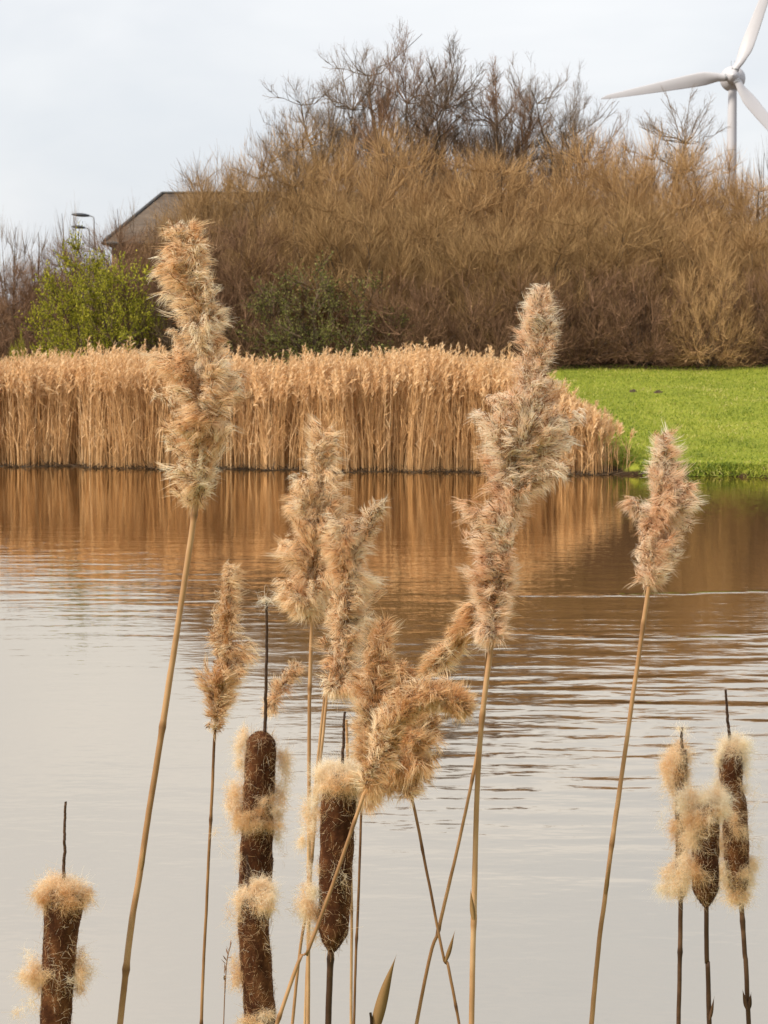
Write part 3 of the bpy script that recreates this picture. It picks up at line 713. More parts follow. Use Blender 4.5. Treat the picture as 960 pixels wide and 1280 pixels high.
def stem(parent, pix, Yd, w_px, m_, tint=.6, nodes=4, name='stem', to_ground=True, dY=0.0, sheath=True, top_px=None):
    """pix: points from the bottom upwards"""
    pts = [at(px, py, Yd + dY * i / max(1, len(pix) - 1)) for i, (px, py) in enumerate(pix)]
    n0 = 0
    if to_ground:
        gp = ground_pt(pts[0], pts[1]); pts = [gp[1], gp[0]] + pts; n0 = 2
    Q = smooth_path(pts, 500); al = np.concatenate([[0], np.cumsum(np.linalg.norm(np.diff(Q, axis=0), axis=1))])
    n = 300; t = np.linspace(0, al[-1], n); P = np.stack([np.interp(t, al, Q[:, c]) for c in range(3)], -1)
    wob = np.cumsum(rng.normal(0, 1, (n, 3)), 0); wob = wob - np.linspace(0, 1, n)[:, None] * wob[-1]
    P = P + wob * .00006 * [1, 1, 0]
    r = w_px / F_PX * Yd / 2 * .9
    u = np.linspace(0, 1, n)
    rad = r * ((1.12 - .35 * u) if top_px is None else np.interp(u, [0, 1], [1.1, top_px / w_px]))
    ph = rng.uniform(0, 8)
    tv = tint + .10 * np.sin(t * 14 + ph) + np.convolve(rng.normal(0, .12, n + 4), np.ones(5) / 5, 'valid')
    if nodes:
        c = ph * .02 + .05
        while c < t[-1]:
            rad = rad + r * .22 * np.exp(-((t - c) / .0035)**2)
            rad = rad * np.where((t > c) & (t < c + .05), 1.05, 1.0)
            tv = tv - .5 * np.exp(-((t - c) / .004)**2) + .12 * ((t > c) & (t < c + .05))
            c += rng.uniform(.13, .22)
    g = Geo(); tubes(g, P[None], rad, 8, tint=tint, cap=True); g.c[0] = np.repeat(np.clip(tv, 0, 1), 8)
    o = g.build(name, m_, parent)
    return P, o

def wisp_hairs(g, base, d, n, L, spread, curl, width, tint, K=5, side=None):
    """base [M,3], d [M,3] -> n hairs each, sharing a curl so that they gather to a pointed wisp"""
    Mn = len(base)
    u = np.linspace(0, 1, K)
    side = nrm(rng.normal(size=(Mn, 3)) * (1 if side is None else .5) + (0 if side is None else side))
    dd = nrm(d[:, None] + rng.normal(size=(Mn, n, 3)) * spread)
    ln = (L * rng.uniform(.55, 1.15, (Mn, n)))[..., None, None]
    b = base[:, None] + rng.normal(size=(Mn, n, 3)) * .0011
    Q = b[:, :, None] + dd[:, :, None] * ln * u[None, None, :, None]
    cv = (side[:, None] * curl + rng.normal(size=(Mn, n, 3)) * curl * .35 + np.array([0, 0, -.10]))[:, :, None]
    Q = Q + cv * ln * (u**2)[None, None, :, None]
    # gather to the tip
    tip = Q[:, :, -1].mean(1)[:, None, None]
    Q = Q + (tip - Q) * (.55 * u**1.5)[None, None, :, None]
    tn = np.clip(tint[:, None] + rng.normal(0, .13, (Mn, n)), 0, 1).ravel()
    W = np.interp(u, [0, .4, 1], [.8, 1, .15]) * width
    ribbons(g, Q.reshape(-1, K, 3), W, tint=tn)

def plume(parent, rows, Yd, nb=70, nw=15, nh=11, sweep=(0, 0), hair=.010, m_=None, dark=0, base_dir=1, axis=None, name='plume', fluffy=1.0, dep=.7):
    """rows: (py, x_left, x_right) from the tip down to the base of the flower head"""
    m_ = m_ or M['silk']
    nb = int(nb * 1.25)
    rows = sorted(rows, reverse=True)                 # base first
    K = 40
    py = np.array([r_[0] for r_ in rows], float); xl = np.array([r_[1] for r_ in rows], float); xr = np.array([r_[2] for r_ in rows], float)
    yy = np.linspace(py[0], py[-1], K)
    f = lambda v: np.interp(-yy, -py, v)
    xl, xr = f(xl), f(xr); xc = (xl + xr) / 2
    if axis is not None:
        a = np.array(axis, float); a = a[np.argsort(-a[:, 1])]; xa = np.interp(-yy, -a[:, 1], a[:, 0])
    else:
        ker = np.ones(9) / 9; xa = np.convolve(np.pad(xc, 4, mode='edge'), ker, 'valid')
    AX = np.array([at(x, y, Yd) for x, y in zip(xa, yy)])
    sc = Yd / F_PX
    lw = np.maximum(xa - xl, 3) * sc; rw = np.maximum(xr - xa, 3) * sc; dw = (lw + rw) / 2 * dep
    return _plume(parent, AX, lw, rw, dw, nb, nw, nh, sweep, hair, m_, name, fluffy)

def plume_path(parent, path, Yd, nb=40, nw=14, nh=10, sweep=(0, 0), hair=.009, m_=None, name='plume', fluffy=1.0, dep=.8, dY=0):
    """path: (px, py, half width px) from base to tip; for arching heads"""
    K = 40; p = smooth_path([(a, b, c) for a, b, c in path], K)
    AX = np.array([at(x, y, Yd + dY * i / K) for i, (x, y, _) in enumerate(p)])
    w = np.maximum(p[:, 2], 2) * Yd / F_PX
    return _plume(parent, AX, w, w, w * dep, nb, nw, nh, sweep, hair, m_ or M['silk_g'], name, fluffy)

def _plume(parent, AX, lw, rw, dw, nb, nw, nh, sweep, hair, m_, name, fluffy):
    lw, rw, dw = lw * .92, rw * .92, dw * .92
    nw = int(nw * 1.4); nh = max(6, int(nh * .85)); hair = hair * .92
    K = len(AX); T = nrm(np.gradient(AX, axis=0))
    S = nrm(np.cross(T, [0, 1., 0])); S = np.where((S[:, :1] < 0) & (np.abs(T[:, 2:3]) > .3), -S, S)   # to the right in the picture
    D = nrm(np.cross(S, T))
    wsum = (lw + rw); pr = wsum / wsum.sum()
    # branch ends, clustered in lobes
    nl = max(8, nb // 5)
    ki = rng.choice(K, nl, p=pr) + rng.normal(0, .8, nl); az = rng.uniform(0, 2 * np.pi, nl)
    lob = rng.integers(0, nl, nb)
    kk = np.clip(ki[lob] + rng.normal(0, 1.1, nb), 1, K - 1.01); aa = az[lob] + rng.normal(0, .30, nb)
    loose = rng.random(nb) < .24
    kk[loose] = rng.choice(K, loose.sum(), p=pr).clip(1, K - 2) + rng.random(loose.sum()); aa[loose] = rng.uniform(0, 2 * np.pi, loose.sum())
    nt_ = max(4, nb // 12); kk[:nt_] = np.linspace(K - 8, K - 1.05, nt_); aa[:nt_] = np.arange(nt_) * 2.4   # the tip is always feathered
    kk = np.clip(kk, 0, K - 1.01)
    i = kk.astype(int); fr = (kk - i)[:, None]
    lerp = lambda A: (A[i] * (1 - fr) + A[i + 1] * fr) if A.ndim == 2 else (A[i] * (1 - fr[:, 0]) + A[i + 1] * fr[:, 0])
    ca, sa = np.cos(aa), np.sin(aa)
    rad = S[i] * (ca * np.where(ca > 0, lerp(rw), lerp(lw)))[:, None] + D[i] * (sa * lerp(dw))[:, None]
    reach = rng.uniform(.35, 1.10, nb)[:, None] ** .75
    swp = np.array([sweep[0], 0, -sweep[1]], float) * .012
    end = lerp(AX) + rad * reach + swp * rng.uniform(.3, 1, (nb, 1))
    span = np.linalg.norm(AX[-1] - AX[0])
    kb = np.clip(kk - rng.uniform(4, 9, nb) * np.clip(.03 / span * 9, .5, 1.6), 0, K - 2); ib = kb.astype(int); fb = (kb - ib)[:, None]
    beg = AX[ib] * (1 - fb) + AX[ib + 1] * fb
    u = np.linspace(0, 1, 7)[None, :, None]
    mid_ = beg + (AX[np.clip(i, 0, K - 1)] - beg) * .75 + rad * .35
    B = (1 - u)**2 * beg[:, None] + 2 * u * (1 - u) * mid_[:, None] + u**2 * end[:, None]
    B[:, 1:] += rng.normal(0, .0012, B[:, 1:].shape)
    g0 = Geo(); tubes(g0, AX[None], np.linspace(.0016, .0004, K), 6, tint=.4)
    tubes(g0, B, np.linspace(.0005, .0002, 7), 3, tint=rng.uniform(.3, .6, nb)); ax_o = g0.build('axis', M['glume'], parent)
    # wisps along each branch
    s = rng.uniform(.12, 1.0, (nb, nw)) ; s[:, 0] = 1
    x = s * 6; j = np.minimum(x.astype(int), 5); f2 = (x - j)[..., None]; n = np.arange(nb)[:, None]
    base = B[n, j] * (1 - f2) + B[n, j + 1] * f2; tan = nrm(B[n, j + 1] - B[n, j])
    outw = nrm(rad)[:, None] * np.ones_like(tan)
    lobdir = nrm(rng.normal(size=(nl, 3)) + [0, 0, -.2])[lob][:, None]; lobcurl = np.repeat(nrm(rng.normal(size=(nl, 3)) * [1, .6, 1] + [0, 0, -.35])[lob], nw, 0)
    d = nrm(tan * .9 + outw * .40 + lobdir * 1.05 + rng.normal(size=tan.shape) * .26 + swp[None, None] * 45)
    base = base.reshape(-1, 3); d = d.reshape(-1, 3)
    base = base + rng.normal(0, .0016, base.shape)
    tint = np.clip(.72 + np.repeat(rng.normal(0, .15, nl)[lob] + rng.normal(0, .08, nb), nw) + rng.normal(0, .10, len(base)), 0, 1)
    g = Geo()
    wisp_hairs(g, base, d, nh, hair * rng.uniform(.65, 1.5, (len(base), 1)), .28 * fluffy, .72, .00032, tint, side=lobcurl)
    # papery husks among the hairs
    hs = base[:, None] + d[:, None] * (hair * .75 * np.array([0, .45, 1]))[None, :, None] + (rng.normal(size=(len(base), 1, 3)) * .0016) * np.array([0, .4, 1])[None, :, None]
    o = g.build(name, m_, parent)
    g = Geo(); ribbons(g, hs, np.array([.0005, .0010, .0001]), tint=rng.uniform(0, 1, len(base))); g.build('husks', M['glume'], o)
    return AX

def reed(label, foot, name='common_reed', group='feathery reeds in the foreground'):
    p = at(*foot); return empty(name, (p[0], p[1], float(height(p[0], p[1]))), label, 'reed', group)

# --- reed 1, tall left
r = reed('tallest cream reed plume at the left, on a long stem leaning right', (150, 1280, 1.65))
stem(r, [(149, 1290), (176, 1085), (205, 900), (228, 745), (246, 622), (250, 560)], 1.65, 10.5, M['reedstem'], .62)
plume(r, [(632, 232, 252), (608, 186, 258), (590, 195, 275), (560, 205, 300), (530, 198, 308), (500, 192, 312), (470, 190, 306), (440, 202, 294), (415, 214, 290), (395, 220, 291), (375, 220, 284), (355, 196, 276), (335, 196, 264), (310, 212, 264), (292, 210, 255), (281, 222, 245)],
      1.65, 150, 18, 12, sweep=(-.55, .1), hair=.011, axis=[(246, 632), (252, 560), (254, 500), (252, 430), (252, 380), (240, 330), (236, 281)])
# --- reed 2, small left
r = reed('small ragged reed plume left of the two stacked cattails, on a thin dark stem', (252, 1280, 1.9))
stem(r, [(251, 1290), (258, 1130), (265, 1000), (270, 905), (283, 840)], 1.9, 5.2, M['reedstem'], .3, top_px=4)
plume(r, [(912, 246, 268), (898, 250, 280), (880, 262, 290), (865, 256, 298), (845, 250, 308), (830, 250, 330), (810, 258, 322), (795, 262, 318), (780, 262, 302), (762, 254, 300), (745, 266, 298), (725, 272, 300), (706, 284, 303)],
      1.9, 75, 14, 10, sweep=(-.1, .1), hair=.0095, m_=M['silk_g'], axis=[(268, 912), (278, 860), (288, 810), (282, 765), (290, 706)])
# --- reed 3, middle left plume
r = reed('broad feathery reed plume in the middle, taller one of the overlapping pair', (378, 1280, 1.85))
stem(r, [(384, 1290), (385, 1100), (386, 900), (390, 765), (396, 690)], 1.85, 6.5, M['reedstem'], .75, top_px=5)
plume(r, [(768, 375, 398), (752, 352, 412), (730, 336, 420), (705, 346, 426), (680, 354, 432), (650, 360, 436), (630, 356, 436), (612, 364, 426), (595, 368, 420), (575, 386, 424), (555, 394, 427), (533, 398, 424)],
      1.85, 130, 17, 12, sweep=(-.3, .15), hair=.011, m_=M['silk'], axis=[(388, 768), (394, 700), (398, 640), (402, 590), (410, 533)])
# --- reed 4
r = reed('feathery reed plume in the middle, lower one of the overlapping pair', (368, 1280, 1.78))
stem(r, [(364, 1290), (385, 1120), (400, 960), (412, 850), (428, 800)], 1.78, 5.5, M['reedstem'], .7, top_px=4)
plume(r, [(862, 412, 450), (845, 402, 452), (820, 398, 450), (795, 402, 455), (770, 405, 458), (745, 398, 466), (722, 402, 468), (700, 405, 462), (680, 405, 458), (660, 412, 456), (645, 415, 442)],
      1.78, 110, 16, 12, sweep=(.12, .1), hair=.0105, m_=M['silk'], axis=[(428, 862), (430, 780), (436, 700), (430, 645)])
plume_path(r, [(446, 690, 7), (456, 665, 8), (465, 648, 9), (476, 631, 5)], 1.78, 16, 10, 10, hair=.008, m_=M['silk'], name='side_plume')
# --- reed 5, upright tuft
r = reed('upright pointed golden reed plume between the two fluffy cattails and the arching one', (445, 1280, 1.72))
stem(r, [(442, 1290), (447, 1150), (452, 1010), (456, 940)], 1.72, 4.6, M['reedstem'], .2, top_px=3.5)
plume(r, [(1000, 446, 466), (975, 446, 470), (950, 450, 478), (925, 448, 482), (900, 448, 490), (875, 446, 496), (850, 442, 494), (830, 452, 492), (810, 458, 488), (795, 466, 484), (782, 470, 480)],
      1.72, 90, 15, 12, sweep=(0, -.3), hair=.011, m_=M['silk_g'], axis=[(456, 1000), (462, 920), (470, 850), (476, 782)])
# --- reed 6, arching head on the diagonal stem
r = reed('arching golden reed plume bent to the right, on the stem crossing the single dark cattail', (345, 1280, 1.52))
stem(r, [(342, 1292), (384, 1190), (418, 1100), (455, 992), (474, 940)], 1.555, 7.5, M['reedstem'], .55, top_px=5)
plume_path(r, [(458, 985, 8), (474, 935, 17), (492, 895, 20), (515, 868, 18), (545, 864, 16), (570, 875, 13), (586, 890, 7)], 1.55, 120, 16, 12, sweep=(.15, 0), hair=.010, m_=M['silk_g'])
plume_path(r, [(500, 905, 9), (498, 880, 10), (502, 850, 11), (500, 828, 5)], 1.56, 26, 12, 10, hair=.009, m_=M['silk_g'], name='side_plume')
# --- reed 7, drooping head with the thin stem
r = reed('small drooping reed plume on a thin stem that crosses to the lower right', (575, 1280, 1.62))
stem(r, [(577, 1292), (556, 1200), (536, 1100), (520, 1020), (512, 985), (508, 960)], 1.62, 4.2, M['reedstem'], .25, top_px=4)
plume(r, [(988, 502, 520), (970, 482, 540), (950, 466, 546), (930, 470, 550), (910, 480, 550), (890, 492, 546), (872, 510, 540)], 1.62, 80, 14, 12, sweep=(.25, .3), hair=.0115, m_=M['silk_g'])
plume_path(r, [(505, 950, 10), (488, 972, 12), (475, 985, 7)], 1.62, 20, 10, 10, hair=.009, m_=M['silk_g'], name='side_plume')
# --- reed 8, big right
r = reed('largest pale reed plume right of centre, reaching up in front of the reed bed', (590, 1280, 1.6))
stem(r, [(589, 1292), (592, 1150), (598, 960), (607, 860), (616, 790), (626, 700)], 1.6, 10.5, M['reedstem'], .7, top_px=7)
plume(r, [(800, 600, 628), (780, 598, 630), (755, 594, 636), (730, 590, 640), (705, 580, 642), (685, 586, 644), (665, 570, 648), (648, 564, 650), (632, 562, 650), (618, 580, 650), (600, 598, 656), (585, 604, 714), (565, 600, 722), (545, 600, 712), (525, 588, 728), (505, 592, 734), (490, 620, 722), (475, 640, 706), (462, 640, 692), (445, 650, 692), (425, 652, 694), (405, 648, 692), (388, 654, 692), (372, 666, 688), (358, 674, 684)],
      1.6, 230, 18, 12, sweep=(.0, .05), hair=.0095, m_=M['silk_p'], axis=[(616, 800), (624, 700), (636, 600), (658, 520), (668, 450), (676, 358)], fluffy=1.1)
# --- reed 9, its bent neighbour
r = reed('narrow reed plume hanging down left off the largest one, on its own crossing stem', (520, 1280, 1.68))
stem(r, [(518, 1292), (548, 1160), (576, 1040), (598, 930), (606, 850), (612, 780), (604, 758)], 1.68, 8.5, M['reedstem'], .55, top_px=4)
plume_path(r, [(612, 745, 12), (598, 765, 17), (578, 790, 16), (556, 815, 13), (530, 838, 6)], 1.66, 75, 14, 11, sweep=(-.1, .1), hair=.0095, m_=M['silk_g'])
# --- reed 10, far right
r = reed('single cream reed plume at the right, in front of the water and green bank', (738, 1280, 1.75))
stem(r, [(738, 1292), (757, 1115), (775, 985), (790, 880), (806, 770), (814, 720), (822, 680)], 1.75, 8.6, M['reedstem'], .62, top_px=6)
plume(r, [(732, 802, 816), (718, 792, 826), (700, 790, 838), (682, 796, 846), (662, 800, 858), (645, 806, 868), (632, 806, 874), (622, 804, 876), (605, 808, 860), (590, 812, 850), (570, 816, 844), (552, 820, 840), (541, 822, 836)],
      1.75, 110, 16, 12, sweep=(.1, -.1), hair=.010, m_=M['silk_p'], axis=[(811, 732), (822, 680), (834, 620), (829, 541)])
plume_path(r, [(812, 650, 8), (800, 637, 6), (786, 624, 3)], 1.75, 14, 9, 9, hair=.008, m_=M['silk_p'], name='side_plume')

# --- thin grass wisp, loose stems and blades
GS = 'thin bare stalks in the foreground'
def stalk(label, pix, Yd, w, m_=None, tint=.6, **k):
    p = at(*pix[0], Yd); r_ = empty('reed_stalk', (p[0], p[1], float(height(p[0], p[1]))), label, 'stalk', GS)
    stem(r_, pix, Yd, w, m_ or M['reedstem'], tint, **k); return r_
stalk('thin pale stalk just right of the single dark cattail, fading out behind the plumes', [(438, 1292), (439, 1150), (436, 1000), (433, 900)], 1.8, 5, tint=.7)
r = stalk('thin upright stalk behind the cattail fluff, with a short dead leaf', [(381, 1292), (386, 1180), (393, 1000), (408, 850)], 2.0, 5, tint=.75)
p = at(280, 1280, 1.9); r = empty('grass_stalk', (p[0], p[1], float(height(p[0], p[1]))), 'tiny wispy grey grass stalk left of the stacked cattails', 'grass stalk')
stem(r, [(279, 1292), (281, 1240), (284, 1200), (289, 1178)], 1.9, 2, M['darkstem'], .95, nodes=0)
g = Geo(); P = np.array([at(279 + i * .8 + rng.normal(), 1225 - i * 4, 1.9) for i in range(12)]); d = nrm(rng.normal(size=(12, 3)) * .5 + [0, 0, 1])
ribbons(g, P[:, None] + d[:, None] * (.007 * np.array([0, .5, 1]))[None, :, None], np.array([.0008, .0016, .0003]), tint=.9); g.build('seed_head', M['darkstem'], r)

def blade(parent, pix, Yd, wpx, m_, tint, name='leaf', fold=.35):
    P = smooth_path([at(a, b, Yd) for a, b in pix], 24); T_ = nrm(np.gradient(P, axis=0)); S = nrm(np.cross(T_, [0, 1, .15]))
    u = np.linspace(0, 1, 24); w = wpx / F_PX * Yd / 2 * np.clip(np.sin(np.pi * (.12 + .88 * u)), 0, 1)**.7 * (1 - u**3)
    w = w[:, None]; n_ = nrm(np.cross(S, T_))
    th = .0006
    rows = [P - S * w, P + n_ * w * fold, P + S * w, P + n_ * (w * fold - th)]
    V = np.stack(rows, 1); q = []
    for k in range(23):
        for a, b in ((0, 1), (1, 2), (2, 3), (3, 0)): q.append((k * 4 + a, k * 4 + b, (k + 1) * 4 + b, (k + 1) * 4 + a))
    g = Geo(); g.add(V, q, c=tint); return g.build(name, m_, parent)
p = at(470, 1280, 1.6); r = empty('dead_leaf_blade', (p[0], p[1], float(height(p[0], p[1]))), 'brown dead leaf blade pointing up at the bottom edge, right of the single dark cattail', 'leaf')
gp = ground_pt(at(468, 1290, 1.6), at(480, 1240, 1.6))
bl = smooth_path([gp[1], gp[0], at(468, 1290, 1.6)], 20)
g = Geo(); ribbons(g, bl[None], np.full(20, .006), tint=.3, side=np.array([[[0, 1., 0]]])); g.build('lower_blade', M['dryleaf'], r)
blade(r, [(467, 1294), (474, 1265), (484, 1228), (496, 1192)], 1.6, 16, M['dryleaf'], .45)
g = Geo(); tubes(g, smooth_path([at(464, 1294, 1.6), at(464, 1275, 1.6), at(463, 1266, 1.6)], 6)[None], .0012, 5, tint=.1); g.build('broken_tip', M['darkstem'], r)

def sheath(parent, px, py, dx, ln, Yd, m_, tint=.4, w=5):
    blade(parent, [(px, py), (px + dx * .45, py - ln * .4), (px + dx, py - ln)], Yd, w, m_, tint, name='torn_sheath')
for o in list(COL.objects):
    if o.name == 'common_reed': sheath(o, 176, 1088, 5, 34, 1.645, M['dryleaf'], .5, 7)
    if o.name == 'common_reed.006': sheath(o, 557, 1202, 12, 40, 1.615, M['dryleaf'], .3, 6)
    if o.name == 'common_reed.007': sheath(o, 592, 1150, -4, 40, 1.595, M['dryleaf'], .45, 7)
    if o.name == 'common_reed.009': sheath(o, 757, 1118, 5, 44, 1.745, M['dryleaf'], .45, 6)
# ------------------------------------------------------------------ cattails
def fluff(parent, blobs, Yd, name='fluff', m_=None, width=.00017, lenf=.0085):
    """blobs: (px, py, rx px, ry px, count, density tint[, depth offset])"""
    g = Geo(); sc = Yd / F_PX
    for b in blobs:
        px, py, rx, ry, n = b[:5]; n = int(n * 1.5);  tn = b[5] if len(b) > 5 else .6; dy = b[6] if len(b) > 6 else 0
        c = at(px, py, Yd + dy)
        nc = max(6, n // 55)
        cc = nrm(rng.normal(size=(nc, 3))) * (rng.random((nc, 1))**.45) * 1.28
        wgt = rng.lognormal(0, .8, nc); pick = rng.choice(nc, n, p=wgt / wgt.sum())
        sd = rng.uniform(.05, .26, nc)[pick][:, None]
        off = cc[pick] + rng.normal(0, 1, (n, 3)) * sd + np.array([0, 0, -1.]) * np.abs(rng.normal(0, .18, (n, 1)))
        base = c + off * np.array([rx * sc, (rx + ry) / 2 * sc * .7, ry * sc])
        cd = nrm(rng.normal(size=(nc, 3)) + [0, 0, -.35])[pick]
        tn = tn + rng.normal(0, .16, nc)[pick]
        d = nrm(off * .30 + cd * 1.0 + rng.normal(size=(n, 3)) * .5 + np.array([0, 0, -.35]))
        ln = lenf * rng.uniform(.4, 1.25, n)
        K = 6; u = np.linspace(0, 1, K)
        Q = base[:, None] + d[:, None] * (ln[:, None] * u)[..., None]
        a = rng.normal(size=(n, 1, 3)); b2 = rng.normal(size=(n, 1, 3)); ph = rng.uniform(0, 6.28, (n, 1, 1))
        Q = Q + (a * np.sin(u * 3.5 + ph[..., 0])[..., None] + b2 * (u**2)[None, :, None]) * ln[:, None, None] * .38
        ribbons(g, Q, np.interp(u, [0, .5, 1], [1, 1, .4]) * width, tint=np.clip(tn + rng.normal(0, .12, n), 0, 1))
    return g.build(name, m_ or M['fluff'], parent)

def cattail(label, head, Yd, tip=None, stem_pix=None, blobs=(), stem_w=8, bottom_open=False, bits=160, lump=None, strands=True):
    """head: list of (px, py, width px) from top to bottom"""
    foot = stem_pix[-1] if stem_pix else head[-1][:2]
    p = at(foot[0], max(foot[1], 1280), Yd); r_ = empty('cattail', (p[0], p[1], float(height(p[0], p[1]))), label, 'cattail', 'brown cattails in the foreground')
    h = np.array(head, float); K = 70
    hp = smooth_path(h, K)
    C = np.array([at(a, b, Yd) for a, b, _ in hp]); rad = hp[:, 2] / 2 * Yd / F_PX
    # rounded shoulders at the ends
    s = np.concatenate([[0], np.cumsum(np.linalg.norm(np.diff(C, axis=0), axis=1))]); rr = rad.max()
    e0 = np.clip(s / (rr * .8), 0, 1); e1 = np.clip((s[-1] - s) / (rr * 1.5), 0, 1)
    rad = rad * np.sqrt(1 - (1 - e0)**2 * .93)
    if not bottom_open: rad = rad * np.sqrt(1 - (1 - e1)**2 * .92)
    ns = 40; a = np.arange(ns) * 2 * np.pi / ns
    T_ = nrm(np.gradient(C, axis=0)); A = nrm(np.cross(T_, [0, 1., 0])); B = np.cross(T_, A)
    bump = np.zeros((K, ns)); bits *= 2
    for _ in range(26):
        f1, f2 = rng.integers(1, 7), rng.uniform(.2, 3.0); bump += rng.normal() * .0055 * np.sin(f1 * a[None] + f2 * np.arange(K)[:, None] * .3 + rng.uniform(0, 6.3))
    for _ in range(10):   # shallow dents where seed has come away
        k0, a0 = rng.uniform(5, K - 5), rng.uniform(0, 6.28); da = np.angle(np.exp(1j * (a[None] - a0)))
        bump -= .10 * rng.random() * np.exp(-((np.arange(K)[:, None] - k0) / 3.)**2 - (da / .35)**2)
    bump += rng.normal(0, .010, (K, ns))
    V = C[:, None] + (rad[:, None] * (1 + bump))[..., None] * (A[:, None] * np.cos(a)[None, :, None] + B[:, None] * np.sin(a)[None, :, None])
    q = [(k * ns + j, k * ns + (j + 1) % ns, (k + 1) * ns + (j + 1) % ns, (k + 1) * ns + j) for k in range(K - 1) for j in range(ns)]
    g = Geo(); g.add(V, q); g.add(np.vstack([V[0], C[0]]), t=[(j, (j + 1) % ns, ns) for j in range(ns)]); g.add(np.vstack([V[-1], C[-1]]), t=[((j + 1) % ns, j, ns) for j in range(ns)])
    hd = g.build('seed_head', M['cattail'], r_)
    # short velvet nap and pale loose hairs stuck to the surface
    Nv = nrm(V - C[:, None])
    def surf(n):
        k = rng.integers(1, K - 1, n); j = rng.integers(0, ns, n); return V[k, j], Nv[k, j]
    b, nn = surf(5200); d = nrm(nn + rng.normal(size=b.shape) * .6)
    g = Geo(); P = (b - nn * .0003)[:, None] + d[:, None] * (rng.uniform(.0005, .0013, (len(b), 1)) * np.array([0, .5, 1]))[..., None]
    ribbons(g, P, np.array([.00030, .00024, .00008]), tint=np.clip(rng.normal(.30, .28, len(b)), 0, 1))
    M.setdefault('nap', fibre_mat('brown_nap', [(0, (.010, .004, .002)), (.5, (.034, .013, .006)), (1, (.18, .08, .035))], .1, .9))
    g.build('nap', M['nap'], hd)
    if strands:
        b, nn = surf(bits); t_ = nrm(np.cross(nn, rng.normal(size=b.shape))); t2 = np.cross(nn, t_); ln = rng.uniform(.003, .010, bits)
        u = np.linspace(0, 1, 7); cv = rng.normal(0, 2.4, bits)
        P = b[:, None] + nn[:, None] * .0007 + (t_[:, None] * (ln[:, None] * np.sin(u * cv[:, None]) / np.maximum(np.abs(cv[:, None]), .2))[..., None] + t2[:, None] * (ln[:, None] * (u * .3 + .5 * (1 - np.cos(u * cv[:, None] * 1.6))))[..., None])
        g = Geo(); ribbons(g, P, np.full(7, .00016), tint=rng.uniform(.1, 1, bits)); g.build('loose_hairs', M['strand'], hd)
    if blobs:
        fluff(hd, blobs, Yd)
        # matted down still clinging to the velvet around the torn patches
        rows_ = np.interp(np.arange(K), np.arange(K), hp[:, 1]); n = 2600
        w_ = np.zeros(K)
        for bb in blobs: w_ += min(bb[4], 1500) * np.exp(-((rows_ - bb[1] - 4) / (bb[3] * 1.5 + 5))**2)
        if w_.sum() > 0:
            n = int(min(4200, 500 + w_.sum() / 12)); k = rng.choice(K, n, p=w_ / w_.sum()); j = rng.integers(0, ns, n)
            pat = np.sin(k * .55 + np.sin(j * .5) * 2) + np.sin(j * .62 + k * .21 + 1) + rng.normal(0, .5, n)
            k, j = k[pat > .1], j[pat > .1]; b = V[k, j]; nn = Nv[k, j]
            d = nrm(nn * .45 + rng.normal(size=b.shape) * .8 + [0, 0, -.4]); ln = rng.uniform(.002, .007, len(b)); u = np.linspace(0, 1, 5)
            P = b[:, None] + d[:, None] * (ln[:, None] * u)[..., None] + rng.normal(size=(len(b), 1, 3)) * (ln[:, None] * u**2)[..., None] * .45
            g = Geo(); ribbons(g, P, np.array([.0002, .0002, .0002, .00015, .00008]), tint=np.clip(rng.normal(.45, .22, len(b)), 0, 1)); g.build('matted_down', M['fluff'], hd)
    if tip:
        P, _ = stem(r_, tip, Yd, tip_w(tip), M['darkstem'], .35, nodes=0, name='tip_spike', to_ground=False, top_px=tip_w(tip) * .75)
    if stem_pix:
        st = list(reversed(stem_pix)); stem(r_, st, Yd, stem_w, M['darkstem'], .45, nodes=2, top_px=stem_w * .9)
    else:
        st = [(head[-1][0] - 1, head[-1][1] + 30), (head[-1][0], head[-1][1] - 4)]; stem(r_, st, Yd, stem_w, M['darkstem'], .45, nodes=2)
    return r_, hd
def tip_w(t): return 4.6

# leftmost
cattail('large brown cattail at the bottom left corner, bare spike above its cream tuft',
        [(81, 1108, 50), (79, 1135, 49), (76, 1170, 44), (73, 1220, 42), (70, 1270, 40), (68, 1330, 38), (67, 1380, 34)], 1.62,
        tip=[(80, 1112), (81, 1060), (82, 1002)],
        blobs=[(80, 1106, 25, 9, 2600, .62), (56, 1118, 8, 9, 450, .55), (103, 1118, 8, 9, 450, .55), (80, 1122, 25, 7, 1300, .30, -.012), (41, 1207, 13, 22, 900, .62), (50, 1218, 8, 20, 600, .3), (101, 1205, 9, 24, 950, .62), (97, 1222, 6, 16, 300, .35), (30, 1250, 12, 22, 80, .7), (25, 1262, 5, 4, 60, .7), (72, 1215, 20, 12, 160, .5, -.014)])
